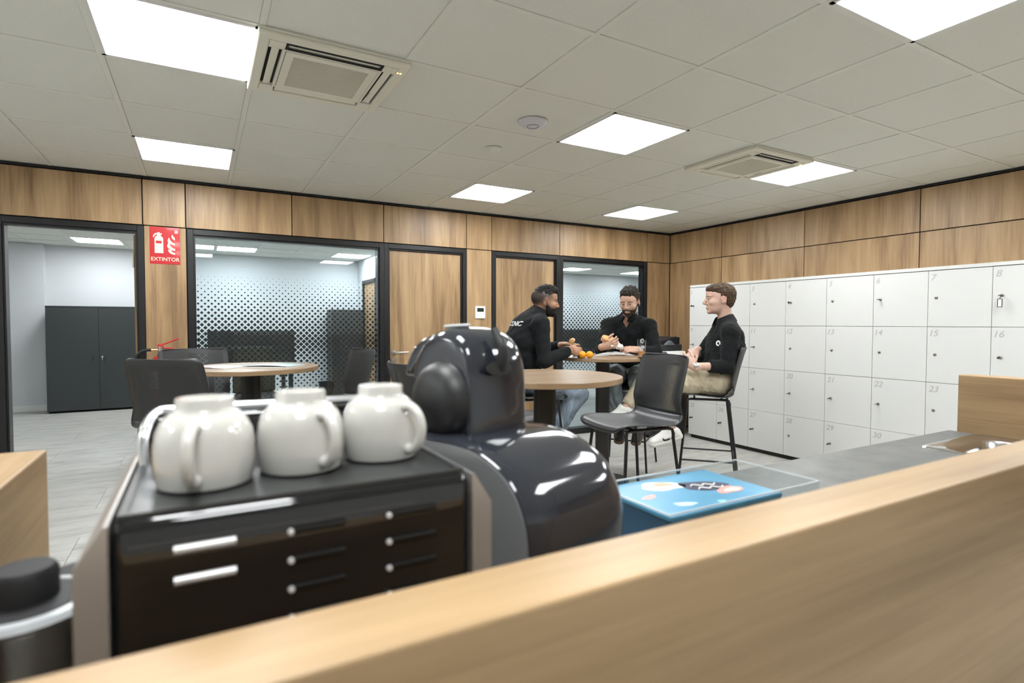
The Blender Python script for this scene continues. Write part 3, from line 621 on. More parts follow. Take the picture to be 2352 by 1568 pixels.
# ------------------------------------------------------------------ high chairs
def make_stool():
    t = thing('high_chair', (0, 0, 0))
    prof = [(0.222, 0.728), (0.222, 0.745), (0.205, 0.763), (0.16, 0.773), (0.05, 0.768), (-0.08, 0.757), (-0.145, 0.762), (-0.188, 0.795), (-0.212, 0.865), (-0.232, 0.955), (-0.255, 1.045), (-0.275, 1.115), (-0.281, 1.132), (-0.283, 1.140)]
    wid = [0.165, 0.195, 0.214, 0.222, 0.225, 0.225, 0.223, 0.220, 0.218, 0.217, 0.216, 0.212, 0.200, 0.178]
    pw = catmull([(y, z, w) for (y, z), w in zip(prof, wid)], 4); NC = 14
    rows, uvs = [], []; L = 0; prev = None
    for y, z, w in pw:
        if prev is not None: L += math.hypot(y - prev[0], z - prev[1])
        prev = (y, z); row = []; uvr = []
        bk = min(1, max(0, (z - 0.78) / 0.10)); ft = 1 - bk
        for k in range(NC + 1):
            s = -1 + 2 * k / NC
            row.append((s * w, y + bk * 0.050 * s * s, z + ft * (0.012 * s * s - 0.006))); uvr.append((s * w, L))
        rows.append(row); uvs.append(uvr)
    cut = 29
    for nm, a, b_, mt in (('seat', 0, cut + 1, 'seat'), ('backrest', cut, len(rows), 'mesh_back')):
        me = grid_mesh(nm, rows[a:b_], uvs[a:b_]); o = link(nm, me, t, M[mt]); md = o.modifiers.new('thickness', 'SOLIDIFY'); md.thickness = 0.007; md.offset = 0
    r = 0.0095
    for sx in (-1, 1):
        for sy in (-1, 1):
            a = Vector((sx * 0.165, sy * 0.12, 0.738)); e = Vector((sx * 0.230, sy * (0.222 if sy > 0 else 0.235), 0.0)); k = Vector((sx * 0.172, sy * 0.150, 0.733))
            b = B(); b.tube([a, k, k + (e - k) * 0.03 + Vector((0, sy * 0.004, 0.0)), k + (e - k) * 0.07, e], r, 8); b.build('leg', M['tube'], t, True)
    for sx in (-1, 1):
        B().tube([(sx * 0.165, -0.13, 0.738), (sx * 0.165, 0.13, 0.738)], r, 8).build('seat_rail', M['tube'], t, True)
    for sy in (-1, 1):
        B().tube([(-0.165, sy * 0.10, 0.741), (0.165, sy * 0.10, 0.741)], 0.008, 8).build('seat_rail', M['tube'], t, True)
    def lp(sx, sy, z): 
        f = 1 - z / 0.733; return (sx * (0.172 + 0.058 * f), sy * (0.150 + (0.072 if sy > 0 else 0.085) * f), z)
    for a, c, z in (((-1, 1), (1, 1), 0.27), ((-1, -1), (1, -1), 0.27), ((-1, -1), (-1, 1), 0.27), ((1, -1), (1, 1), 0.27)):
        B().tube([lp(*a, z), lp(*c, z)], 0.007, 8).build('footrest_bar', M['tube'], t, True)
    return t
CHAIRS = [((-1.745, 3.040), (0.10, 1.0), 'dark high chair in the left foreground, its back to the camera'),
          ((-2.110, 3.740), (0.60, -0.80), 'dark high chair behind the leaflet table, below the red sign'),
          ((-1.235, 3.780), (-0.78, -0.62), 'dark high chair right of the leaflet table before the dotted glass'),
          ((-0.300, 2.670), (0.83, 0.56), 'dark high chair between the cups and the coffee machine'),
          ((-0.125, 3.340), (0.80, -0.60), 'dark high chair mostly hidden behind the coffee machine'),
          ((0.690, 3.190), (-0.92, -0.39), 'empty dark high chair in front of the seated men'),
          ((0.155, 4.400), (0.93, 0.36), 'high chair under the bearded man in profile on the left'),
          ((1.075, 5.170), (-0.42, -0.90), 'high chair under the man with glasses'),
          ((1.560, 4.420), (-0.95, 0.31), 'high chair under the man sitting by the lockers')]
proto = make_stool(); first = True
def wdir(f): return RT * f[0] + FW * f[1]
for (u, d), f, lab in CHAIRS:
    o = proto if first else copy_tree(proto); first = False
    p = V(u, d, 0); w = wdir(f); o.location = p; o.rotation_euler = (0, 0, math.atan2(w.y, w.x) - math.pi / 2)
    tag(o, lab, 'chair', 'dark perforated high chairs')
# leaflets on the left table
def sheet_mat(name, cols, scale):
    m, nt, p = nodes(name); N = nt.nodes.new; L = nt.links.new
    tc = N('ShaderNodeTexCoord'); n = N('ShaderNodeTexVoronoi'); n.inputs['Scale'].default_value = scale; L(tc.outputs['Object'], n.inputs['Vector'])
    cr = N('ShaderNodeValToRGB'); cr.color_ramp.interpolation = 'CONSTANT'; e = cr.color_ramp.elements; e[0].color = (*cols[0], 1); e[1].color = (*cols[-1], 1); e[1].position = 0.8
    for k, c in enumerate(cols[1:-1]): q = e.new(0.25 + 0.25 * k); q.color = (*c, 1)
    L(n.outputs['Color'], cr.inputs[0]); L(cr.outputs[0], p.inputs['Base Color']); p.inputs['Roughness'].default_value = 0.35
    return m
def leaflet(x, y, rz, w, h, th, mat, label):
    t = thing('leaflet', (x, y, 1.0502), rz, label, 'leaflet', 'leaflets on the round table')
    B().box((-w / 2, -h / 2, 0), (w / 2, h / 2, th * 0.7)).build('pages', M['white_plastic'], t)
    rows = [[(-w / 2 + w * k / 10, -h / 2 + h * r, th + 0.006 * math.sin(math.pi * k / 10)) for k in range(11)] for r in (0, 1)]
    o = link('cover', grid_mesh('cover', rows), t, mat); o.modifiers.new('thickness', 'SOLIDIFY').thickness = 0.001
leaflet(0.445, 1.37, -0.75, 0.30, 0.21, 0.003, sheet_mat('pale_leaflet_print', [(0.75, 0.76, 0.76), (0.75, 0.45, 0.40), (0.62, 0.66, 0.70), (0.8, 0.8, 0.8)], 14), 'white and pink leaflet lying left on the round table')
leaflet(0.765, 1.27, -0.62, 0.30, 0.21, 0.010, sheet_mat('aqua_leaflet_print', [(0.42, 0.62, 0.64), (0.45, 0.66, 0.68), (0.50, 0.68, 0.68), (0.55, 0.72, 0.72)], 6), 'pale aqua magazine lying right on the round table')
# ------------------------------------------------------------------ kitchenette counter
RZ = 1.122
t = thing('counter_screen', (0, 0, 0), 0, 'oak screen panels around the kitchenette in the foreground', 'counter')
B().box((0.070, -2.132, 0), (3.034, -2.060, RZ), 0.003, 2).build('back_panel', M['wood_counter'], t)
B().box((0.070, -2.0595, 0), (0.153, -1.345, RZ), 0.003, 2).build('end_panel', M['wood_counter_y'], t)
B().box((2.952, -2.0595, 0), (3.034, -1.420, RZ), 0.003, 2).build('end_panel', M['wood_counter_y'], t)
t = thing('base_cabinets', (0, 0, 0), 0, 'low oak cabinets under the grey worktop, facing the room', 'cabinet')
B().box((0.155, -2.055, 0.08), (2.95, -1.435, 0.868)).build('carcass', M['wood_counter'], t)
B().box((0.165, -2.05, 0.0), (2.94, -1.48, 0.081)).build('plinth', M['black'], t)
for k in range(5):
    x0 = 0.157 + k * 0.5586
    d = B().box((x0 + 0.002, -1.434, 0.085), (x0 + 0.5566, -1.416, 0.865), 0.001, 1).build('door', M['wood_counter'], t)
    b = B(); b.tube([(x0 + 0.16, -1.405, 0.80), (x0 + 0.40, -1.405, 0.80)], 0.006, 8); b.box((x0 + 0.165, -1.417, 0.796), (x0 + 0.173, -1.403, 0.804)); b.box((x0 + 0.387, -1.417, 0.796), (x0 + 0.395, -1.403, 0.804)); b.build('door_handle', M['steel'], d)
SX0, SX1, SY0, SY1 = 2.50, 2.925, -1.93, -1.49
b = B()
for x0, x1, y0, y1 in ((0.154, SX0 + 0.02, -2.058, -1.395), (SX1 - 0.02, 2.951, -2.058, -1.395), (SX0 + 0.02, SX1 - 0.02, -2.058, SY0 + 0.02), (SX0 + 0.02, SX1 - 0.02, SY1 - 0.02, -1.395)): b.box((x0, y0, 0.869), (x1, y1, 0.900))
b.build('worktop', M['worktop'], None, label='grey stone-look worktop behind the oak rail', cat='worktop')
t = thing('sink', ((SX0 + SX1) / 2, (SY0 + SY1) / 2, 0.9), 0, 'stainless steel sink set into the grey worktop', 'sink')
hx, hy = (SX1 - SX0) / 2, (SY1 - SY0) / 2
def rr(ix, iy, r, z): return [(x, y, z) for x, y in rounded(-hx + ix, -hy + iy, hx - ix, hy - iy, r, 6)]
rows = [rr(0, 0, 0.03, 0.0004), rr(0.002, 0.002, 0.029, 0.005), rr(0.010, 0.010, 0.03, 0.006), rr(0.018, 0.018, 0.03, 0.002), rr(0.045, 0.045, 0.05, 0.001), rr(0.056, 0.056, 0.055, -0.006), rr(0.066, 0.066, 0.055, -0.06), rr(0.074, 0.074, 0.055, -0.14), rr(0.10, 0.10, 0.05, -0.158), rr(0.19, 0.19, 0.02, -0.162), rr(0.2, 0.2, 0.008, -0.163)]
sink = flat('polished_sink_steel', (0.66, 0.66, 0.66), 0.16, 1.0)
link('bowl', grid_mesh('bowl', rows, closed=True), t, sink)
B().lathe([(0, -0.160), (0.035, -0.160), (0.04, -0.1625), (0, -0.1625)], 24).build('drain', M['chrome'], t, True)
# ------------------------------------------------------------------ espresso machine seen from behind, cups on top
gb = flat('glossy_black_plastic', (0.005, 0.005, 0.006), 0.06, coat=0.6); silver = flat('silver_side_panel', (0.42, 0.40, 0.38), 0.35, 0.6)
t = thing('espresso_machine', (0.4525, -1.775, 0.9002), 0, 'black espresso machine with silver sides in the left foreground', 'coffee machine')
w = 0.1495; y0, y1 = -0.176, 0.165
b = B(); b.box((-w, y0, 0.0), (w, y1, 0.268), 0.010, 3); b.build('body', gb, t, True)
for s in (-1, 1):
    b = B(); b.prism([(s * (w + 0.0005), 0.004), (s * (w + 0.022), 0.004), (s * (w + 0.022), 0.238), (s * (w + 0.003), 0.268), (s * (w + 0.0005), 0.268)], y0 - 0.003, y1); b.build('side_panel', silver, t)
b = B(); rect_ring(b, -w + 0.004, y0 + 0.010, w - 0.004, y1 - 0.12, 0.006, 0.2675, 0.2715); b.box((-w + 0.009, y0 + 0.015, 0.2675), (w - 0.009, y1 - 0.125, 0.2695)); b.build('cup_tray', flat('dark_cup_tray', (0.03, 0.032, 0.032), 0.3), t)
b = B(); b.box((-w + 0.002, y1 - 0.105, 0.268), (w - 0.002, y1 - 0.002, 0.312), 0.008, 3); b.build('control_block', gb, t, True)
b = B(); b.tube(catmull([(-w + 0.010, 0.012, 0.268), (-w + 0.009, 0.018, 0.300), (-w + 0.018, 0.042, 0.319), (-w + 0.045, 0.050, 0.321), (0, 0.052, 0.321), (w - 0.045, 0.050, 0.321), (w - 0.018, 0.042, 0.319), (w - 0.009, 0.018, 0.300), (w - 0.010, 0.012, 0.268)], 6), 0.0058, 12); b.build('cup_rail', flat('satin_chrome', (0.74, 0.76, 0.80), 0.22, 1.0), t, True)
bright = flat('rivet_metal_and_rib_glint', (0.80, 0.80, 0.80), 0.3, 0.3)  # left pair of ribs coloured pale for the lamp reflection; rivets are metal
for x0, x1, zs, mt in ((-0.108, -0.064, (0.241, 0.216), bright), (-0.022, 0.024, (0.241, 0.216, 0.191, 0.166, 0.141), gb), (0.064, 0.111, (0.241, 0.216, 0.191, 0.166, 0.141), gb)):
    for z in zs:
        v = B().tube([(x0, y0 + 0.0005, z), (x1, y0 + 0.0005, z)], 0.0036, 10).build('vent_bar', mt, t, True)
        if mt is gb:
            b = B(); b.lathe([(0, 0), (0.0028, 0), (0.0024, 0.0026), (0, 0.0032)], 12, (x0, y0 - 0.0025, z), Matrix.Rotation(math.pi / 2, 4, 'X')); b.build('rivet', bright, v, True)
b = B(); b.box((-w + 0.012, y0 - 0.0010, 0.2475), (w - 0.06, y0 + 0.001, 0.2490)); b.build('seam', flat('grey_seam', (0.06, 0.06, 0.06), 0.3), t)
for sx in (-1, 1):
    for yy in (y0 + 0.03, y1 - 0.03): B().lathe([(0, -0.0001), (0.014, -0.0001), (0.014, 0.006), (0, 0.006)], 12, (sx * (w - 0.02), yy, 0)).build('foot', M['rubber'], t)
porc = flat('white_porcelain', (0.56, 0.55, 0.515), 0.10, coat=0.6)
def cup(x, y, hdir, label):
    t = thing('coffee_cup', (x, y, 0.9002 + 0.2717), 0, label, 'cup', 'white cups upside down on the espresso machine')
    prof = [(0.0385, 0.010), (0.0375, 0.0), (0.0400, 0.0), (0.0418, 0.008), (0.0428, 0.022), (0.0425, 0.036), (0.0405, 0.048), (0.0360, 0.058), (0.0300, 0.0645), (0.0262, 0.067), (0.0247, 0.070), (0.0247, 0.0765), (0.0238, 0.0785), (0.0215, 0.0785), (0.0205, 0.0755), (0, 0.075)]
    B().lathe(prof, 56).build('bowl', porc, t, True, math.radians(60))
    dr = Vector((math.cos(hdir), math.sin(hdir), 0))
    pts = catmull([(0.036, 0.056), (0.047, 0.0575), (0.0575, 0.050), (0.0625, 0.036), (0.0590, 0.020), (0.0500, 0.0105), (0.0415, 0.011)], 6)
    B().tube([dr * p[0] + Vector((0, 0, p[1])) for p in pts], [0.0058] * 4 + [0.0052] * (len(pts) - 8) + [0.0062] * 4, 12).build('handle', porc, t, True)
def cam_ang(x, y): return math.atan2(CAM.y - y, CAM.x - x)
cup(0.368, -1.862, cam_ang(0.368, -1.862) - 0.22, 'left white cup turned upside down on the espresso machine')
cup(0.4555, -1.848, cam_ang(0.4555, -1.848) + 0.52, 'middle white cup turned upside down on the espresso machine')
cup(0.5430, -1.836, cam_ang(0.5430, -1.836) + 0.75, 'right white cup turned upside down nearest the capsule machine')
# milk frother between the end panel and the espresso machine
p = P(40, 1400, 0.47); t = thing('milk_frother', (p.x, p.y, 0.9002), 0, 'steel jug with black lid at the lower left corner', 'milk frother')
B().lathe([(0, 0), (0.042, 0), (0.044, 0.012), (0.040, 0.030), (0, 0.030)], 36).build('base', M['rubber'], t, True)
B().lathe([(0.030, 0.030), (0.034, 0.06), (0.040, 0.12), (0.046, 0.165), (0.049, 0.172), (0.047, 0.175), (0.040, 0.160), (0, 0.05)], 40).build('jug', M['steel'], t, True)
b = B(); b.lathe([(0.049, 0.172), (0.053, 0.176), (0.050, 0.181), (0.043, 0.182), (0.041, 0.176)], 40); b.build('rim', flat('pale_grey_plastic', (0.40, 0.42, 0.43), 0.3), t, True)
B().lathe([(0, 0.172), (0.041, 0.174), (0.040, 0.182), (0.024, 0.184), (0.024, 0.206), (0.021, 0.211), (0, 0.212)], 36).build('lid', M['rubber'], t, True, 0.6)
b = B(); b.tube(catmull([(-0.02, -0.044, 0.165), (-0.03, -0.070, 0.150), (-0.03, -0.075, 0.09), (-0.02, -0.045, 0.045)], 6), 0.008, 10); b.build('handle', M['rubber'], t, True)
p = P(165, 1390, 0.545); t = thing('black_canister', (p.x, p.y, 0.9002), 0, 'small black canister behind the steel jug, beside the espresso machine', 'canister')
B().lathe([(0, 0), (0.020, 0), (0.0215, 0.01), (0.0215, 0.155), (0.020, 0.158), (0, 0.158)], 28).build('tin', M['rubber'], t, True, 0.6)
B().lathe([(0, 0.158), (0.0222, 0.158), (0.0222, 0.172), (0.020, 0.176), (0, 0.176)], 28).build('lid', M['black'], t, True, 0.6)
# ------------------------------------------------------------------ capsule coffee machine
O = V(-0.048, 0.835, 0.9036); fdir = wdir((-0.70, 0.71)).normalized()
t = thing('capsule_machine', O, math.atan2(fdir.y, fdir.x), 'rounded dark grey capsule coffee machine with beaked head', 'coffee machine')
anth = flat('glossy_anthracite_plastic', (0.022, 0.025, 0.033), 0.09, coat=0.6); matt = flat('matt_dark_plastic', (0.018, 0.018, 0.019), 0.42)
smoky = flat('smoky_mirror_panel', (0.42, 0.43, 0.44), 0.16, 0.6)
def drum(prof, hw, exp=5.0, n=17, t0=-1.0, t1=1.0, ctr=None, pinch=0.25):
    """profile (f, z) swept sideways with rounded shoulders; local y is the side the camera sees when positive"""
    prof = np.array(prof); c = prof.mean(0) if ctr is None else np.array(ctr); rows = []
    for k in range(n):
        tt = t0 + (t1 - t0) * k / (n - 1); s_ = math.sin(tt * math.pi / 2)
        sc = 1 - pinch * (1 - max(0.0, 1 - abs(s_) ** exp) ** (1 / exp))
        rows.append([(c[0] + (x - c[0]) * sc, s_ * hw, c[1] + (z - c[1]) * sc) for x, z in prof])
    return rows
def closed_curve(pts, n=6):
    pts = [np.array(p, float) for p in pts]; N = len(pts); out = []
    for i in range(N):
        p0, p1, p2, p3 = pts[i - 1], pts[i], pts[(i + 1) % N], pts[(i + 2) % N]
        for k in range(n):
            q = k / n; out.append(0.5 * (2 * p1 + (p2 - p0) * q + (2 * p0 - 5 * p1 + 4 * p2 - p3) * q * q + (3 * p1 - p0 - 3 * p2 + p3) * q ** 3))
    return out
def drum_obj(name, rows, mat, parent, cap=(True, True)):
    nr, nc = len(rows), len(rows[0]); vs = [p for r in rows for p in r]; fs = []
    for i in range(nr - 1):
        for j in range(nc): fs.append((i * nc + j, i * nc + (j + 1) % nc, (i + 1) * nc + (j + 1) % nc, (i + 1) * nc + j))
    if cap[0]: fs.append(tuple(range(nc))[::-1])
    if cap[1]: fs.append(tuple((nr - 1) * nc + j for j in range(nc)))
    me = bpy.data.meshes.new(name); me.from_pydata(vs, [], fs); bm = bmesh.new(); bm.from_mesh(me); bmesh.ops.recalc_face_normals(bm, faces=bm.faces[:]); bm.to_mesh(me); bm.free()
    me.polygons.foreach_set('use_smooth', [True] * len(me.polygons)); me.set_sharp_from_angle(angle=math.radians(50))
    return link(name, me, parent, mat)
base = closed_curve([(0.060, 0.004), (-0.02, 0.004), (-0.10, 0.006), (-0.150, 0.020), (-0.185, 0.070), (-0.200, 0.130), (-0.195, 0.185), (-0.165, 0.232), (-0.110, 0.258), (-0.055, 0.264), (0.0, 0.262), (0.045, 0.258), (0.050, 0.20), (0.020, 0.13), (0.030, 0.06)], 5)
drum_obj('rear_shell', drum(base, 0.098, 6, 21, -1.0, 0.80, (-0.06, 0.13)), anth, t, (True, True))
inner = [((x + 0.06) * 0.93 - 0.06, (z - 0.13) * 0.93 + 0.13) for x, z in base]
b = B(); b.prism([(x, z) for x, z in inner], 0.078, 0.0955); b.build('water_tank', smoky, t, True)
hood = closed_curve([(0.106, 0.342), (0.098, 0.370), (0.076, 0.394), (0.046, 0.408), (0.016, 0.411), (-0.014, 0.403), (-0.034, 0.384), (-0.045, 0.352), (-0.047, 0.310), (-0.047, 0.235), (-0.018, 0.220), (0.018, 0.235), (0.020, 0.300), (0.036, 0.345), (0.060, 0.364), (0.086, 0.360)], 6)
drum_obj('head_hood', drum([(x, z) for x, z in hood], 0.056, 3.2, 19, -1, 1, (0.0, 0.27), 0.22), anth, t)
beak = closed_curve([(0.045, 0.404), (0.090, 0.394), (0.125, 0.371), (0.146, 0.334), (0.138, 0.331), (0.112, 0.356), (0.085, 0.370), (0.045, 0.378)], 6)
drum_obj('beak', drum(beak, 0.042, 3.0, 13, -1, 1, (0.09, 0.37), 0.30), anth, t)
Mc = Matrix.Translation((0.018, 0.0, 0.303)) @ Matrix.Rotation(-math.pi / 2, 4, 'X')
B().lathe([(0, 0.0), (0.052, 0.0), (0.060, 0.012), (0.062, 0.030), (0.0605, 0.050), (0.056, 0.068), (0.045, 0.080), (0.025, 0.087), (0, 0.089)], 48, M=Mc).build('head_drum', matt, t, True)
b = B(); b.tube([(0.030 + 0.024 * math.cos(a), 0.013 * math.sin(a) + 0.02, 0.4125 - 0.10 * (0.024 * math.cos(a)) ** 1 * 0.6) for a in [2 * math.pi * k / 32 for k in range(32)]], 0.0022, 8, closed=True); b.build('emblem_ring', flat('pale_emblem', (0.55, 0.57, 0.58), 0.3), t, True)
b = B(); b.box((0.014, 0.013, 0.4112), (0.046, 0.027, 0.4127)); b.build('emblem_lettering', flat('grey_emblem', (0.18, 0.19, 0.2), 0.3), t)
b = B(); b.tube(catmull([(-0.050, 0.004, 0.350), (-0.054, 0.004, 0.380), (-0.036, 0.004, 0.408)], 5), [0.0085] * 4 + [0.008] * 4 + [0.006] * 3, 10); b.build('lever', matt, t, True)
b = B(); b.lathe([(0, 0), (0.018, 0), (0.019, 0.003), (0.015, 0.004), (0, 0.002)], 28, (-0.052, 0.012, 0.352), Matrix.Rotation(math.radians(-75), 4, 'Y'), 0.55, 1.3); b.build('lever_slot', M['vent_dark'], t, True)
b = B(); b.lathe([(0, 0), (0.055, 0), (0.055, 0.015), (0.05, 0.018), (0, 0.018)], 36, (0.115, 0, 0.002)); b.build('drip_tray', matt, t, True, 0.6)
b = B(); b.tube([(0.045, 0, 0.01), (0.115, 0, 0.01)], 0.018, 10); b.build('tray_neck', matt, t, True)
# ------------------------------------------------------------------ acrylic box with a blue capsule carton
acr = glass_pane('clear_acrylic', (0.95, 0.97, 0.97))
t = thing('acrylic_box', (1.235, -1.70, 0.9002), 0, 'clear acrylic box on the worktop holding a blue carton', 'box')
for nm, lo, hi in (('side_pane', (-0.205, -0.100, 0), (0.205, -0.097, 0.105)), ('side_pane', (-0.205, 0.097, 0), (0.205, 0.100, 0.105)), ('end_pane', (-0.205, -0.097, 0), (-0.202, 0.097, 0.105)), ('end_pane', (0.202, -0.097, 0), (0.205, 0.097, 0.105)), ('floor_pane', (-0.202, -0.097, 0.0), (0.202, 0.097, 0.003))):
    B().box(lo, hi).build(nm, acr, t)
b = B(); rect_ring(b, -0.206, -0.101, 0.206, 0.101, 0.0035, 0.105, 0.1075); b.build('rim', flat('frosted_acrylic_edge', (0.62, 0.66, 0.67), 0.25, alpha=0.6), t)
t = thing('capsule_carton', (1.185, -1.70, 0.9036), 0, 'blue printed capsule carton inside the clear acrylic box', 'carton')
B().box((-0.142, -0.094, 0), (0.142, 0.094, 0.092), 0.002, 1).build('carton_body', flat('deep_blue_card', (0.012, 0.085, 0.17), 0.4), t)
B().box((-0.144, -0.0955, 0.086), (0.144, 0.0955, 0.096), 0.002, 1).build('lid', flat('sky_blue_card', (0.055, 0.26, 0.42), 0.35, noise=0.35, scale=9), t)
def blot(cx, cy, rx, ry, rz, mat, name, z=0.0962, seed=1):
    rnd = random.Random(seed); pts = []
    for k in range(28):
        a = 2 * math.pi * k / 28; r = 1 + 0.10 * math.sin(3 * a + seed) + 0.06 * math.sin(5 * a + 2 * seed)
        x, y = rx * r * math.cos(a), ry * r * math.sin(a); pts.append((cx + x * math.cos(rz) - y * math.sin(rz), cy + x * math.sin(rz) + y * math.cos(rz), z))
    me = bpy.data.meshes.new(name); me.from_pydata(pts, [], [tuple(range(28))]); link(name, me, t, mat)
whi = flat('white_print', (0.80, 0.80, 0.78), 0.4); nav = flat('navy_print', (0.016, 0.022, 0.06), 0.4); pnk = flat('salmon_print', (0.72, 0.30, 0.26), 0.4)
blot(-0.030, 0.045, 0.046, 0.026, -0.25, whi, 'printed_cup', seed=2); blot(-0.022, 0.052, 0.022, 0.012, -0.2, flat('coffee_print', (0.55, 0.34, 0.20), 0.4), 'printed_coffee', 0.0965, 3)
blot(0.045, 0.008, 0.050, 0.030, -0.3, nav, 'printed_badge', seed=1); blot(0.070, -0.034, 0.034, 0.017, 0.1, pnk, 'printed_biscuit', 0.0964, 4); blot(0.074, -0.037, 0.022, 0.010, 0.1, flat('pale_salmon_print', (0.80, 0.55, 0.48), 0.4), 'printed_biscuit_top', 0.0967, 5)
blot(-0.100, 0.005, 0.018, 0.008, 0.2, pnk, 'printed_biscuit', seed=6); blot(-0.070, -0.055, 0.022, 0.010, -0.3, flat('pale_blue_print', (0.45, 0.62, 0.72), 0.4), 'printed_splash', seed=7); blot(0.0, -0.075, 0.009, 0.006, 0, flat('teal_print', (0.25, 0.62, 0.62), 0.4), 'printed_seal', seed=8)
b = B()
for k in range(2): b.tube(catmull([(0.015 + 0.012 * j, 0.016 - 0.020 * k + (0.006 if j % 2 else -0.004) - 0.003 * j, 0.0975) for j in range(6)], 4), 0.0016, 6)
b.build('brush_lettering', whi, t)
# rumpled clear bag on the worktop between machine and carton
def crumple(name, parent, mat, rx, ry, h, seed, n=26, base=0.0):
    rnd = np.random.RandomState(seed); rows = []
    ph = rnd.rand(8) * 6.28; fr = rnd.randint(2, 9, (8, 2))
    for i in range(n + 1):
        row = []
        for j in range(n + 1):
            x, y = -1 + 2 * i / n, -1 + 2 * j / n; r2 = max(0, 1 - (x * x + y * y) * 0.62)
            k = sum(abs(math.sin(fr[q][0] * x + fr[q][1] * y + ph[q])) for q in range(8)) / 8
            row.append((x * rx * (1 + 0.06 * math.sin(5 * y + ph[0])), y * ry * (1 + 0.06 * math.sin(4 * x + ph[1])), base + h * r2 * (0.15 + 1.25 * max(0, k - 0.35) * 1.6)))
        rows.append(row)
    o = link(name, grid_mesh(name, rows, smooth=False), parent, mat); o.modifiers.new('thickness', 'SOLIDIFY').thickness = 0.0006
    return o
film = glass_pane('cling_film', (0.96, 0.97, 0.97)); 
p = P(1455, 1235, 0.74); t = thing('plastic_bag', (p.x + 0.03, p.y + 0.02, 0.9002), 0.4, 'rumpled clear bag between the capsule machine and the carton', 'plastic bag')
crumple('bag_film', t, flat('milky_film', (0.6, 0.62, 0.63), 0.2, alpha=0.35), 0.040, 0.035, 0.085, 11)
# ------------------------------------------------------------------ people: smooth volumes turned into one continuous surface
class Vol:
    def __init__(s, lo, hi, h):
        s.lo = np.array(lo, np.float32); s.h = h; s.n = np.ceil((np.array(hi) - np.array(lo)) / h).astype(int) + 1
        s.D = np.full(s.n, 0.5, np.float32); s.ax = [s.lo[i] + h * np.arange(s.n[i], dtype=np.float32) for i in range(3)]
    def sl(s, lo, hi, m):
        a = np.clip(np.floor((np.array(lo) - m - s.lo) / s.h).astype(int), 0, s.n); b = np.clip(np.ceil((np.array(hi) + m - s.lo) / s.h).astype(int) + 1, 0, s.n)
        return tuple(slice(int(x), int(y)) for x, y in zip(a, b))
    def pts(s, S_): return np.stack(np.meshgrid(*[s.ax[i][S_[i]] for i in range(3)], indexing='ij'), -1)
    def put(s, S_, d, k, sub=False):
        A = s.D[S_]
        if sub:
            d = -d
            if k > 0: h = np.maximum(k - np.abs(A - d), 0) / k; s.D[S_] = np.maximum(A, d) + h * h * k / 4
            else: s.D[S_] = np.maximum(A, d)
        else:
            if k > 0: h = np.maximum(k - np.abs(A - d), 0) / k; s.D[S_] = np.minimum(A, d) - h * h * k / 4
            else: s.D[S_] = np.minimum(A, d)
    def cone(s, a, b, ra, rb, k=0.02, side=None, fac=1.0, sub=False):
        a = np.array(a, np.float32); b = np.array(b, np.float32); R = max(ra, rb) * max(1, fac)
        S_ = s.sl(np.minimum(a, b) - R, np.maximum(a, b) + R, k + 0.03)
        if min(x.stop - x.start for x in S_) <= 0: return s
        p = s.pts(S_) - a; ba = b - a
        if side is not None:
            sv = np.array(side, np.float32); sv = sv / np.linalg.norm(sv); q = 1 - 1 / fac
            p = p - sv * (p @ sv)[..., None] * q; ba = ba - sv * (ba @ sv) * q
        t = np.clip((p @ ba) / max(1e-9, float(ba @ ba)), 0, 1)
        d = np.linalg.norm(p - t[..., None] * ba, axis=-1) - (ra + (rb - ra) * t)
        s.put(S_, d, k, sub); return s
    def ell(s, c, r, Rm=None, k=0.02, sub=False):
        c = np.array(c, np.float32); r = np.array(r, np.float32); m = float(max(r))
        S_ = s.sl(c - m, c + m, k + 0.02)
        if min(x.stop - x.start for x in S_) <= 0: return s
        p = s.pts(S_) - c
        if Rm is not None: p = p @ np.array(Rm, np.float32)
        k0 = np.linalg.norm(p / r, axis=-1); k1 = np.linalg.norm(p / (r * r), axis=-1)
        d = np.where(k1 > 1e-6, k0 * (k0 - 1) / np.maximum(k1, 1e-6), -float(min(r)))
        s.put(S_, d.astype(np.float32), k, sub); return s
    def noise(s, amp, freq, seed, aniso=(1, 1, 1)):
        rnd = np.random.RandomState(seed); P_ = np.zeros(s.n, np.float32)
        for q in range(5):
            w = rnd.randn(3) * freq * np.array(aniso); ph = rnd.rand() * 6.28
            P_ += np.sin(w[0] * s.ax[0][:, None, None] + w[1] * s.ax[1][None, :, None] + w[2] * s.ax[2][None, None, :] + ph).astype(np.float32)
        s.D += amp * P_ / 2.2; return s
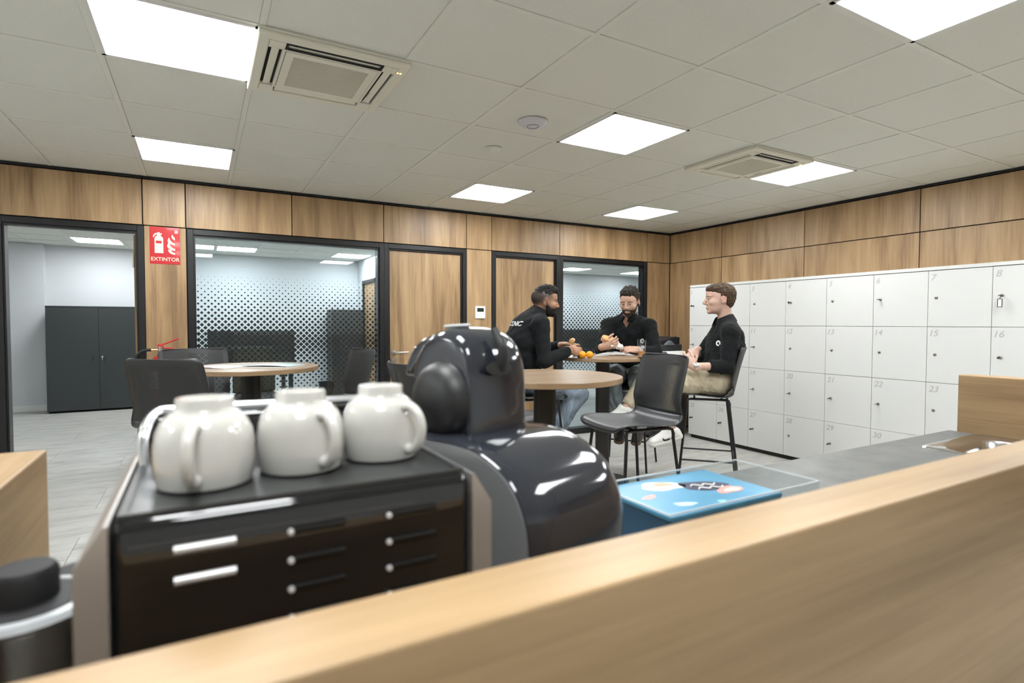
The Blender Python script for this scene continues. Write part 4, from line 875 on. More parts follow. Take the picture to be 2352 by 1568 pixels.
def nets(D, lo, h):
    s = D < 0; a = s[:-1, :-1, :-1]; anyy = np.zeros(a.shape, bool); alll = np.ones(a.shape, bool)
    offs = [(i, j, k) for i in (0, 1) for j in (0, 1) for k in (0, 1)]
    def cor(A, o): return A[o[0]:A.shape[0] - 1 + o[0], o[1]:A.shape[1] - 1 + o[1], o[2]:A.shape[2] - 1 + o[2]]
    for o in offs:
        c = cor(s, o); anyy |= c; alll &= c
    I = np.argwhere(anyy & ~alll); idx = np.full(a.shape, -1, np.int32); idx[tuple(I.T)] = np.arange(len(I))
    val = np.stack([D[I[:, 0] + o[0], I[:, 1] + o[1], I[:, 2] + o[2]] for o in offs], 1)
    acc = np.zeros((len(I), 3)); cnt = np.zeros(len(I)); of = np.array(offs, float)
    for x in range(8):
        for y in range(x + 1, 8):
            if np.abs(of[x] - of[y]).sum() != 1: continue
            va, vb = val[:, x], val[:, y]; m = (va < 0) != (vb < 0)
            t = va[m] / (va[m] - vb[m]); acc[m] += of[x] + t[:, None] * (of[y] - of[x]); cnt[m] += 1
    Vv = lo + h * (I + acc / cnt[:, None]); F = []
    for ax in range(3):
        A = np.take(s, range(0, s.shape[ax] - 1), ax); Bq = np.take(s, range(1, s.shape[ax]), ax)
        E_ = np.argwhere(A != Bq); b1, b2 = [(1, 2), (2, 0), (0, 1)][ax]
        ok = (E_[:, b1] > 0) & (E_[:, b2] > 0) & (E_[:, b1] < s.shape[b1] - 1) & (E_[:, b2] < s.shape[b2] - 1); E_ = E_[ok]
        ins = A[tuple(E_.T)]; e1 = np.zeros(3, int); e1[b1] = 1; e2 = np.zeros(3, int); e2[b2] = 1
        q = [idx[tuple((E_ - e1 - e2).T)], idx[tuple((E_ - e2).T)], idx[tuple(E_.T)], idx[tuple((E_ - e1).T)]]
        f = np.stack(q, 1); f[~ins] = f[~ins][:, ::-1]; F.append(f)
    return Vv, np.concatenate(F)
def vol_obj(name, vol, mat, parent, D=None, color=None, smooth_it=1):
    Vv, F = nets(vol.D if D is None else D, vol.lo.astype(float), vol.h)
    if len(Vv) == 0: return None
    me = bpy.data.meshes.new(name); me.vertices.add(len(Vv)); me.loops.add(F.size); me.polygons.add(len(F))
    for _ in range(smooth_it):                                   # light Laplacian pass
        acc = np.zeros_like(Vv); cnt = np.zeros(len(Vv))
        for a, b in ((0, 1), (1, 2), (2, 3), (3, 0)):
            np.add.at(acc, F[:, a], Vv[F[:, b]]); np.add.at(cnt, F[:, a], 1); np.add.at(acc, F[:, b], Vv[F[:, a]]); np.add.at(cnt, F[:, b], 1)
        Vv = 0.45 * Vv + 0.55 * acc / np.maximum(cnt, 1)[:, None]
    me.vertices.foreach_set('co', Vv.astype(np.float32).ravel()); me.loops.foreach_set('vertex_index', F.astype(np.int32).ravel())
    me.polygons.foreach_set('loop_start', (np.arange(len(F)) * 4).astype(np.int32)); me.polygons.foreach_set('use_smooth', np.ones(len(F), bool))
    me.update(calc_edges=True)
    if color is not None:
        at = me.color_attributes.new('tone', 'FLOAT_COLOR', 'POINT'); C_ = np.ones((len(Vv), 4), np.float32); C_[:, :3] = color(Vv); at.data.foreach_set('color', C_.ravel())
    o = link(name, me, parent, mat); return o
def skin_mat(name):
    m, nt, p = nodes(name); a = nt.nodes.new('ShaderNodeVertexColor'); a.layer_name = 'tone'
    n = nt.nodes.new('ShaderNodeTexNoise'); n.inputs['Scale'].default_value = 45; mx = nt.nodes.new('ShaderNodeMix'); mx.data_type = 'RGBA'; mx.blend_type = 'MULTIPLY'; mx.inputs['Factor'].default_value = 0.18
    nt.links.new(a.outputs[0], mx.inputs['A']); nt.links.new(n.outputs['Color'], mx.inputs['B']); nt.links.new(mx.outputs['Result'], p.inputs['Base Color'])
    p.inputs['Roughness'].default_value = 0.48; p.inputs['Subsurface Weight'].default_value = 0.0; p.inputs['Subsurface Radius'].default_value = (0.012, 0.005, 0.003); p.inputs['Subsurface Scale'].default_value = 0.5
    return m
def cloth_mat(name, col, rough=0.9, var=0.25, scale=7.0, bump=0.5, fine=260, sheen=0.15):
    m, nt, p = nodes(name); N = nt.nodes.new; L = nt.links.new
    tc = N('ShaderNodeTexCoord'); n = N('ShaderNodeTexNoise'); n.inputs['Scale'].default_value = scale; n.inputs['Detail'].default_value = 3; n.inputs['Distortion'].default_value = 1.2
    mp = N('ShaderNodeMapping'); mp.inputs['Scale'].default_value = (1.5, 1.5, 0.8); L(tc.outputs['Object'], mp.inputs[0]); L(mp.outputs[0], n.inputs['Vector'])
    cr = N('ShaderNodeValToRGB'); e = cr.color_ramp.elements; e[0].position = 0.3; e[1].position = 0.7; e[0].color = tuple(c * (1 - var) for c in col) + (1,); e[1].color = tuple(min(1, c * (1 + var)) for c in col) + (1,)
    L(n.outputs['Fac'], cr.inputs[0]); L(cr.outputs[0], p.inputs['Base Color']); p.inputs['Roughness'].default_value = rough; p.inputs['Sheen Weight'].default_value = sheen; p.inputs['Sheen Roughness'].default_value = 0.5; p.inputs['Specular IOR Level'].default_value = 0.25
    f = N('ShaderNodeTexNoise'); f.inputs['Scale'].default_value = fine; L(tc.outputs['Object'], f.inputs['Vector'])
    b1 = N('ShaderNodeBump'); b1.inputs['Strength'].default_value = bump; b1.inputs['Distance'].default_value = 0.012; L(n.outputs['Fac'], b1.inputs['Height'])
    b2 = N('ShaderNodeBump'); b2.inputs['Strength'].default_value = 0.2; b2.inputs['Distance'].default_value = 0.001; L(f.outputs['Fac'], b2.inputs['Height']); L(b1.outputs[0], b2.inputs['Normal']); L(b2.outputs[0], p.inputs['Normal'])
    return m
def hair_mat(name, col):
    m = cloth_mat(name, col, 0.62, 0.45, 60, 0.5, 400, 0.0); return m
def vec(p): return np.array([p.x, p.y, p.z])
def wv(f3):                    # a direction given as (sideways, forward, up) from the camera's point of view
    v = RT * f3[0] + FW * f3[1] + Vector((0, 0, f3[2])); return np.array(v.normalized())
def ortho(x, z):
    x = x / np.linalg.norm(x); z = z - x * (x @ z); z = z / np.linalg.norm(z); return np.stack([x, np.cross(z, x), z], 1)
def head_frame(face, tilt=0.0, roll=0.0):
    x = np.array([face[0], face[1], face[2]]); up = np.array([0, 0, 1.0]); R = ortho(x, up)
    if roll: 
        c, s_ = math.cos(roll), math.sin(roll); R = R @ np.array([[1, 0, 0], [0, c, -s_], [0, s_, c]])
    return R
def add_head(v, C_, R, sx=1.0, k=1.0, nose=1.0):
    def T_(x, y, z): return C_ + R @ (np.array([x * sx, y, z]) * k)
    def E(x, y, z, a, b, c, kk=0.015, sub=False, R2=None): v.ell(T_(x, y, z), (a * k * sx if not sub else a * k, b * k, c * k), R if R2 is None else R @ R2, kk * k, sub)
    E(-0.016, 0, 0.030, 0.098, 0.075, 0.085, 0.0); E(0.026, 0, -0.030, 0.066, 0.062, 0.080, 0.03); E(0.036, 0, -0.074, 0.046, 0.050, 0.038, 0.02); E(0.073, 0, -0.098, 0.018, 0.023, 0.017, 0.015)
    E(0.050, 0, 0.045, 0.042, 0.055, 0.040, 0.03)
    for s_ in (-1, 1):
        E(0.080, s_ * 0.026, 0.019, 0.010, 0.026, 0.008, 0.012); E(0.058, s_ * 0.045, -0.026, 0.026, 0.018, 0.018, 0.02)
        E(0.104, s_ * 0.031, 0.002, 0.016, 0.019, 0.0105, 0.012, True)
        E(0.0835, s_ * 0.031, 0.0065, 0.0105, 0.017, 0.0062, 0.006); E(0.0815, s_ * 0.031, -0.0085, 0.010, 0.016, 0.0045, 0.006)           # upper lid
    v.cone(T_(0.090, 0, 0.008), T_(0.107 * (0.93 + 0.07 * nose), 0, -0.030), 0.0075 * k, 0.0115 * k, 0.010)
    for s_ in (-1, 1): E(0.096, s_ * 0.012, -0.037, 0.011, 0.008, 0.008, 0.006)
    E(0.0865, 0, -0.062, 0.010, 0.023, 0.0065, 0.006); E(0.0860, 0, -0.073, 0.0095, 0.020, 0.0072, 0.006); E(0.103, 0, -0.0675, 0.010, 0.021, 0.0016, 0.003, True)
    for s_ in (-1, 1):
        Re = np.array([[math.cos(0.25), 0, math.sin(0.25)], [0, 1, 0], [-math.sin(0.25), 0, math.cos(0.25)]])
        E(-0.008, s_ * 0.077, -0.006, 0.019, 0.0085, 0.032, 0.006, False, Re); E(-0.004, s_ * 0.087, -0.004, 0.011, 0.007, 0.020, 0.006, True, Re); E(0.002, s_ * 0.076, -0.030, 0.008, 0.006, 0.010, 0.006)
    return T_
def add_hand(v, w, x, z, left=False, curl=(0.5, 0.7, 0.5), spread=0.10, k=1.0, thumb=0.4):
    """wrist w, finger direction x, back-of-hand direction z; returns the frame"""
    R = ortho(np.array(x), np.array(z)); m = -1.0 if left else 1.0
    def T_(a, b, c): return np.array(w) + R @ (np.array([a, m * b, c]) * k)
    v.ell(T_(0.045, 0.0, 0.0), (0.052 * k, 0.040 * k, 0.0155 * k), R, 0.012); v.ell(T_(0.030, 0.020, -0.007), (0.032 * k, 0.020 * k, 0.014 * k), R, 0.012); v.cone(T_(-0.03, 0, 0), T_(0.03, 0, 0), 0.025 * k, 0.024 * k, 0.015, R[:, 1], 1.25)
    for y, L_, r in ((0.030, 0.074, 0.0092), (0.010, 0.082, 0.0095), (-0.011, 0.076, 0.0090), (-0.030, 0.060, 0.0080)):
        p = np.array([0.082 - abs(y) * 0.12, y, 0.001]); an = 0.0; dy = y * spread / 0.03
        for seg, (fr, c) in enumerate(zip((0.45, 0.31, 0.24), curl)):
            an += c * (1 + 0.12 * (0.01 - y) / 0.04); q = p + L_ * fr * np.array([math.cos(an), dy * math.cos(an), -math.sin(an)])
            v.cone(T_(*p), T_(*q), r * k * (1 - 0.08 * seg), r * k * (0.94 - 0.10 * seg), 0.003 if seg else 0.008); p = q
    p0, p1 = np.array([0.018, 0.030, -0.006]), np.array([0.050, 0.052, -0.014]); p2 = p1 + 0.032 * np.array([math.cos(thumb), 0.5 * math.cos(thumb) * 0.8, -math.sin(thumb)]); p3 = p2 + 0.026 * np.array([math.cos(thumb * 1.3), 0.15, -math.sin(thumb * 1.3)])
    v.cone(T_(*p0), T_(*p1), 0.015 * k, 0.0115 * k, 0.010); v.cone(T_(*p1), T_(*p2), 0.0112 * k, 0.0100 * k, 0.004); v.cone(T_(*p2), T_(*p3), 0.0100 * k, 0.0080 * k, 0.003)
    return T_
def bvh_of(o):
    from mathutils.bvhtree import BVHTree
    me = o.data; return BVHTree.FromPolygons([v.co.copy() for v in me.vertices], [tuple(p.vertices) for p in me.polygons])
def wrap_print(name, verts2, faces, origin, xdir, ydir, bvhs, mat, parent, off=0.0022):
    """print flat artwork (x, y) onto the cloth: cast along the artwork's own normal"""
    n = Vector(xdir).cross(Vector(ydir)).normalized(); vs = []
    for x, y in verts2:
        st = Vector(origin) + Vector(xdir) * x + Vector(ydir) * y + n * 0.25; h = bvhs.ray_cast(st, -n)
        vs.append((h[0] + n * off) if h[0] is not None else (st - n * 0.25))
    me = bpy.data.meshes.new(name); me.from_pydata([tuple(v) for v in vs], [], faces); return link(name, me, parent, mat)
def fine_text(txt, size):
    me = text_mesh(txt, size, 0.0, 0.0010, 0.0); bm = bmesh.new(); bm.from_mesh(me)
    bmesh.ops.triangulate(bm, faces=bm.faces[:]); bmesh.ops.subdivide_edges(bm, edges=[e for e in bm.edges if e.calc_length() > 0.008], cuts=2, use_grid_fill=False); bmesh.ops.triangulate(bm, faces=bm.faces[:])
    vs = [(v.co.x, v.co.y) for v in bm.verts]; bm.verts.index_update(); fs = [tuple(v.index for v in f.verts) for f in bm.faces]; bm.free(); return vs, fs
def ring_logo():
    vs, fs = [], []; N = 40; r1, r0 = 0.0215, 0.0095
    for k in range(N):
        a = 2 * math.pi * k / N - 0.6
        vs += [(r0 * math.cos(a), r0 * math.sin(a)), (r1 * math.cos(a), r1 * math.sin(a))]
    for k in range(N - 3):        # a gap at lower right
        fs.append((2 * k, 2 * k + 1, 2 * (k + 1) + 1, 2 * (k + 1)))
    return vs, fs
M['shirt'] = cloth_mat('black_sweater_knit', (0.0062, 0.0075, 0.0085), 0.9, 0.2, 6, 0.45, 500, 0.02)
M['print'] = flat('white_cloth_print', (0.78, 0.80, 0.80), 0.7)
M['eye'] = flat('eye_white', (0.62, 0.58, 0.55), 0.2); M['iris'] = flat('dark_iris', (0.020, 0.013, 0.010), 0.15)
M['shoe'] = flat('white_leather', (0.72, 0.72, 0.69), 0.45, noise=0.05, scale=30); M['sole'] = flat('white_rubber_sole', (0.66, 0.66, 0.62), 0.55); M['swoosh'] = flat('black_leather', (0.012, 0.012, 0.014), 0.4)
def V3(t_): return vec(V(*t_))
def person(cfg):
    o = thing('person', V(cfg['pelvis'][0], cfg['pelvis'][1], 0), 0, cfg['label'], 'person')
    inv = np.array(o.location)
    J = {k: V3(v) - inv for k, v in cfg['j'].items()}
    r_ = wv((*cfg['right'], 0)); allp = np.array(list(J.values())); lo, hi = allp.min(0) - 0.20, allp.max(0) + 0.24; lo[2] = max(lo[2], -0.0)
    sk = cfg['skin']; Rh = head_frame(wv(cfg['face']), 0, cfg.get('roll', 0)); HC = J['head']; hk = cfg.get('hk', 1.0); hs = cfg.get('hs', 1.0)
    # --- body: one continuous surface from head to feet
    v = Vol(lo, hi, 0.004)
    add_head(v, HC, Rh, hs, hk, cfg.get('nose', 1.0))
    nb = J['neck']; v.cone(HC + Rh @ np.array([-0.032, 0, -0.055]) * hk, nb, 0.051 * hk, 0.054, 0.025)
    v.cone(nb - np.array([0, 0, 0.02]), J['chest'], 0.046, 0.095, 0.04, r_, 1.3); v.cone(J['chest'], J['waist'], 0.105, 0.095, 0.05, r_, 1.3); v.cone(J['waist'], J['pelvis'], 0.095, 0.11, 0.05, r_, 1.3)
    for s_ in 'rl':
        v.cone(nb + (J[s_ + 'sh'] - nb) * 0.4 - np.array([0, 0, 0.012]), J[s_ + 'sh'], 0.042, 0.048, 0.03); v.cone(J[s_ + 'sh'], J[s_ + 'el'], 0.046, 0.038, 0.02); v.cone(J[s_ + 'el'], J[s_ + 'wr'], 0.038, 0.0255, 0.012)
        v.cone(J[s_ + 'hip'], J[s_ + 'kn'], 0.078, 0.052, 0.03); v.cone(J[s_ + 'kn'], J[s_ + 'an'], 0.052, 0.034, 0.02); Rf = ortho(J[s_ + 'toe'] - J[s_ + 'an'], np.array(wv(cfg['shoe_up_' + s_])) if 'shoe_up_' + s_ in cfg else np.array([0, 0, 1.0])); v.cone(J[s_ + 'an'], J[s_ + 'an'] + Rf @ np.array([-0.02, 0, -0.025]), 0.034, 0.028, 0.015); v.cone(J[s_ + 'an'] + Rf @ np.array([0, 0, -0.015]), J[s_ + 'an'] + Rf @ np.array([0.11, 0, -0.038]), 0.028, 0.016, 0.015)
        hd = cfg['hand_' + s_]; add_hand(v, J[s_ + 'wr'], wv(hd[0]), wv(hd[1]), s_ == 'l', hd[2], hd[3] if len(hd) > 3 else 0.10, 1.0)
    def tone(Vv):
        q = (Vv - HC) @ Rh / hk; x, y, z = q[:, 0] / hs, q[:, 1], q[:, 2]; C_ = np.tile(np.array(sk, np.float32), (len(Vv), 1)); inh = (np.abs(x) < 0.16) & (np.abs(y) < 0.1) & (np.abs(z) < 0.15)
        lips = np.exp(-((z + 0.067) / 0.0085) ** 4 - (y / 0.024) ** 4) * (x > 0.076) * inh; C_ = C_ * (1 - lips[:, None] * np.array([0.08, 0.24, 0.20]) * cfg.get('lip', 1.0))
        ear = np.exp(-((x + 0.005) / 0.02) ** 2 - ((np.abs(y) - 0.08) / 0.014) ** 2 - (z / 0.03) ** 2) * inh; C_ = C_ * (1 - ear[:, None] * np.array([0.0, 0.18, 0.16]))
        b = cfg['beard'](x, np.abs(y), z) * inh; C_ = C_ * (1 - b[:, None]) + b[:, None] * np.array(cfg['hair'])
        f = cfg['fade'](x, np.abs(y), z) * inh; C_ = C_ * (1 - f[:, None]) + f[:, None] * np.array(cfg['hair'])
        br = np.exp(-((z - 0.020 - 0.05 * (0.032 - np.abs(y)) * (np.abs(y) > 0.04)) / 0.0050) ** 4 - ((np.abs(y) - 0.032) / 0.021) ** 6) * (x > 0.062) * inh * 0.9; C_ = C_ * (1 - br[:, None]) + br[:, None] * np.array(cfg['hair'])
        so = np.exp(-((z - 0.001) / 0.0055) ** 4 - ((np.abs(y) - 0.032) / 0.014) ** 4) * (x > 0.068) * inh * 0.75; C_ = C_ * (1 - so[:, None]) + so[:, None] * np.array([0.02, 0.014, 0.012])
        return C_
    vol_obj('body', v, skin_mat('skin'), o, color=tone)
    # --- hair
    hv = Vol(HC - 0.19, HC + 0.19, 0.0035); add_head(hv, HC, Rh, hs, hk); DH = hv.D.copy(); hv.D[:] = 0.5
    for c, rr_ in cfg['hair_e']: hv.ell(HC + Rh @ (np.array(c) * hk * np.array([hs, 1, 1])), np.array(rr_) * hk, Rh, 0.018)
    G = np.stack(np.meshgrid(*hv.ax, indexing='ij'), -1); q = (G - HC.astype(np.float32)) @ Rh.astype(np.float32) / hk
    reg = cfg['hair_cut'](q[..., 0] / hs, np.abs(q[..., 1]), q[..., 2]); D = np.maximum(hv.D, reg)
    hv.D = D.astype(np.float32); hv.noise(cfg.get('hair_n', 0.002), 95, 3); hv.noise(cfg.get('hair_n', 0.002), 190, 5)
    vol_obj('hair', hv, hair_mat('hair', cfg['hair']), o)
    if cfg.get('beard_t'):
        bd = cfg['beard_reg'](q[..., 0] / hs, np.abs(q[..., 1]), q[..., 2]); hv.D = np.maximum(DH - cfg['beard_t'], bd).astype(np.float32); hv.noise(0.0012, 220, 9); vol_obj('beard', hv, hair_mat('beard', cfg['hair']), o, smooth_it=1)
    for s_ in (-1, 1):
        c = HC + Rh @ (np.array([0.0755 * hs, s_ * 0.031, -0.001]) * hk)
        b = B(); b.lathe([(0.0125 * math.sin(math.pi * k / 12), -0.0125 * math.cos(math.pi * k / 12)) for k in range(13)], 16); e = b.build('eye', M['eye'], o, True); e.location = c
        b = B(); b.lathe([(0.0064 * math.sin(math.pi * k / 8), -0.0064 * math.cos(math.pi * k / 8)) for k in range(9)], 14); i = b.build('iris', M['iris'], e, True); i.location = Rh @ np.array([0.0075, 0, -0.002])
    # --- shirt
    v = Vol(lo, hi, 0.005); tp = cfg['torso']
    for (a, ra), (b_, rb) in zip(tp[:-1], tp[1:]): v.cone(V3(a) - inv, V3(b_) - inv, ra, rb, 0.05, r_, cfg.get('fac', 1.38))
    v.cone(V3(tp[-1][0]) - inv, nb + np.array([0, 0, 0.010]), tp[-1][1], 0.064, 0.03, r_, 1.12)
    for s_ in 'rl':
        v.cone(nb + (J[s_ + 'sh'] - nb) * 0.12 - np.array([0, 0, 0.006]), J[s_ + 'sh'], 0.058, 0.064, 0.04); v.cone(J[s_ + 'sh'], J[s_ + 'el'], 0.066, 0.054, 0.03)
        e = J[s_ + 'el'] + (J[s_ + 'wr'] - J[s_ + 'el']) * cfg['sleeve']; v.cone(J[s_ + 'el'], e, 0.054, 0.042 if cfg['sleeve'] > 0.7 else 0.050, 0.012)
    v.noise(0.0028, 34, cfg['seed'], (1, 1, 1.4)); v.noise(0.0014, 80, cfg['seed'] + 1)
    Gz = v.ax[2][None, None, :]; Gd = [v.ax[0][:, None, None], v.ax[1][None, :, None]]
    hp, hn = cfg['hem']; hp = V3(hp) - inv; hn = wv(hn); v.D = np.maximum(v.D, -(((Gd[0] - hp[0]) * hn[0] + (Gd[1] - hp[1]) * hn[1] + (Gz - hp[2]) * hn[2]))).astype(np.float32)
    for s_ in 'rl':                                                 # open cuffs
        e = J[s_ + 'el'] + (J[s_ + 'wr'] - J[s_ + 'el']) * cfg['sleeve']; ax_ = (J[s_ + 'wr'] - J[s_ + 'el']); ax_ = ax_ / np.linalg.norm(ax_)
        S_ = v.sl(e - 0.09, e + 0.09, 0); pp = v.pts(S_) - e.astype(np.float32); al = pp @ ax_.astype(np.float32); v.D[S_] = np.where(np.linalg.norm(pp, axis=-1) < 0.085, np.maximum(v.D[S_], al - 0.012), v.D[S_])
    # open placket: a wedge through the front below the neck shows the throat
    op = cfg.get('placket', 0.05); fw0 = wv(cfg['fwd']); S_ = v.sl(nb - 0.16, nb + 0.16, 0); pp = v.pts(S_) - nb.astype(np.float32)
    sl_ = np.abs(pp @ r_.astype(np.float32)); zl = pp[..., 2] + op; fl_ = pp @ fw0.astype(np.float32)
    wedge = np.maximum.reduce([sl_ - 0.55 * zl, -zl, 0.01 - fl_]); v.D[S_] = np.maximum(v.D[S_], -wedge)
    shirt = vol_obj('shirt', v, M['shirt'], o, smooth_it=2)
    # collar: a folded band round the neck, open in front
    fw = wv(cfg['fwd']); sd = r_; ct = nb + (HC + Rh @ np.array([-0.032, 0, -0.055]) - nb) * 0.15; up = (HC + Rh @ np.array([-0.032, 0, -0.055]) - nb); up = up / np.linalg.norm(up); rows = []
    cl = cfg.get('collar', 0.9)
    for h_, ro in ((-0.012, 0.071), (0.012, 0.067), (0.038, 0.063), (0.046, 0.066), (0.042, 0.074), (0.014, 0.090), (-0.010, 0.102)):
        row = []
        for k in range(33):
            a = math.pi + (-1 + 2 * k / 32) * (math.pi - 0.30); fr = (1 + math.cos(a)) / 2
            row.append(tuple(ct + (fw * math.cos(a) * 1.02 + sd * math.sin(a)) * ro * cl + up * (h_ + cfg.get('collar_up', 0.0) - 0.040 * fr * fr) + fw * (0.012 * fr)))
        rows.append(row)
    c = link('collar', grid_mesh('collar', rows), o, M['shirt']); c.modifiers.new('thickness', 'SOLIDIFY').thickness = 0.003
    # --- trousers
    v = Vol(lo, hi, 0.005); tr = cfg['leg_r']
    v.ell(J['pelvis'], (0.125, 0.175, 0.115), np.stack([wv(cfg['fwd']), -r_, np.array([0, 0, 1.0])], 1), 0.0)
    for s_ in 'rl':
        v.cone(J['pelvis'] + (J[s_ + 'hip'] - J['pelvis']) * 0.6, J[s_ + 'hip'], 0.10, 0.100, 0.05); v.cone(J[s_ + 'hip'], J[s_ + 'kn'], tr[0], tr[1], 0.04)
        e = J[s_ + 'kn'] + (J[s_ + 'an'] - J[s_ + 'kn']) * tr[4]; v.cone(J[s_ + 'kn'], e, tr[1], tr[2], 0.02)
        if tr[3] > 0: v.cone(e + (J[s_ + 'kn'] - e) * 0.03, e, tr[3], tr[3], 0.010)
    v.noise(0.0035, 30, cfg['seed'] + 5, (1, 1, 1.6)); v.noise(0.0016, 75, cfg['seed'] + 6)
    for s_ in 'rl':
        e = J[s_ + 'kn'] + (J[s_ + 'an'] - J[s_ + 'kn']) * tr[4]; ax_ = (J[s_ + 'an'] - J[s_ + 'kn']); ax_ = ax_ / np.linalg.norm(ax_); S_ = v.sl(e - 0.12, e + 0.12, 0)
        pp = v.pts(S_) - e.astype(np.float32); v.D[S_] = np.where(np.linalg.norm(pp, axis=-1) < 0.11, np.maximum(v.D[S_], pp @ ax_.astype(np.float32) - 0.02), v.D[S_])
    vol_obj('trousers', v, cfg['trousers'], o, smooth_it=2)
    # --- shoes
    for s_ in 'rl':
        hl, tt = J[s_ + 'an'], J[s_ + 'toe']; upv = np.array(wv(cfg['shoe_up_' + s_])) if 'shoe_up_' + s_ in cfg else np.array([0, 0, 1.0]); R = ortho(tt - hl, upv); org = hl
        v = Vol(org - 0.24, org + 0.24, 0.004)
        def T_(x, y, z): return org + R @ np.array([x, y, z])
        sv = R[:, 1]; dz = -0.062
        v.cone(T_(-0.045, 0, dz + 0.035), T_(0.03, 0, dz + 0.040), 0.036, 0.037, 0.02); v.cone(T_(0.03, 0, dz + 0.038), T_(0.150, 0, dz + 0.028), 0.038, 0.030, 0.02, sv, 1.25); v.cone(T_(-0.030, 0, dz + 0.06), T_(0.005, 0, dz + 0.088), 0.036, 0.037, 0.02); v.cone(T_(0.02, 0, dz + 0.078), T_(0.10, 0, dz + 0.045), 0.028, 0.024, 0.02)
        v.cone(T_(-0.02, 0, dz + 0.13), T_(-0.008, 0, dz + 0.075), 0.035, 0.026, 0.004, sub=True)
        G = np.stack(np.meshgrid(*v.ax, indexing='ij'), -1) - org.astype(np.float32); zz = G @ R[:, 2].astype(np.float32); v.D = np.maximum(v.D, (dz + 0.012) - zz).astype(np.float32)
        sh = vol_obj('shoe', v, cfg.get('shoe', M['shoe']), o, smooth_it=1)
        v = Vol(org - 0.24, org + 0.24, 0.004); v.cone(T_(-0.048, 0, dz + 0.008), T_(0.05, 0, dz + 0.008), 0.039, 0.038, 0.02); v.cone(T_(0.05, 0, dz + 0.008), T_(0.150, 0, dz + 0.010), 0.038, 0.035, 0.02, sv, 1.28)
        v.D = np.maximum(np.maximum(v.D, (dz - 0.006) - zz), zz - (dz + 0.024)).astype(np.float32); vol_obj('sole', v, cfg.get('shoe_sole', M['sole']), sh, smooth_it=1)
        if cfg.get('swoosh'):
            sg = cfg['swoosh'][s_]; bv = bvh_of(sh); up1 = catmull([(0.060, 0.030), (0.050, 0.014), (0.020, 0.014), (-0.03, 0.028), (-0.066, 0.046)], 6); lo1 = catmull([(0.060, 0.030), (0.064, 0.008), (0.040, -0.004), (0.0, 0.006), (-0.066, 0.046)], 6)
            vs = [(x, z) for x, z in up1] + [(x, z) for x, z in lo1]; n_ = len(up1); fs = [(k, k + 1, n_ + k + 1, n_ + k) for k in range(n_ - 1)]
            wrap_print('swoosh', [(sg * x, z) for x, z in vs], fs, Vector(T_(0.02, 0, dz + 0.026)), Vector(R[:, 0] * sg), Vector(R[:, 2]), bv, M['swoosh'], sh)
        b = B()
        for k in range(4):
            xx = 0.035 + k * 0.018; b.tube(catmull([tuple(T_(xx, -0.024, dz + 0.078 - k * 0.008)), tuple(T_(xx + 0.004, 0, dz + 0.098 - k * 0.0115)), tuple(T_(xx, 0.024, dz + 0.078 - k * 0.008))], 4), 0.003, 6)
        b.build('laces', M['sole'], sh, True)['kind'] = 'stuff'
    return o, shirt, J, Rh, HC
none = lambda x, y, z: np.zeros(np.shape(x), np.float32)
sig = lambda t, w: 1 / (1 + np.exp(-np.clip(t / w, -30, 30)))
def beard_tone(a):           # jaw and moustache shadow
    def f(x, y, z):
        line = np.interp(x, [-0.01, 0.015, 0.045, 0.075, 0.10], [0.02, -0.022, -0.046, -0.050, -0.044])
        m = sig(line - z, 0.004) * sig(x + 0.004, 0.006) * sig(z + 0.118, 0.006); mouth = np.exp(-((z + 0.067) / 0.008) ** 4 - (y / 0.022) ** 4) * (x > 0.07)
        return a * m * (1 - mouth)
    return f
def beard_region(x, y, z):
    line = np.interp(x, [-0.01, 0.015, 0.045, 0.075, 0.10], [0.015, -0.028, -0.052, -0.053, -0.047])
    mouth = 0.010 - np.sqrt(((z + 0.067) * 1.0) ** 2 + (y * 0.42) ** 2) - (x < 0.07) * 0.05
    return np.maximum.reduce([z - line, -(x - 0.002), -(z + 0.118), mouth])
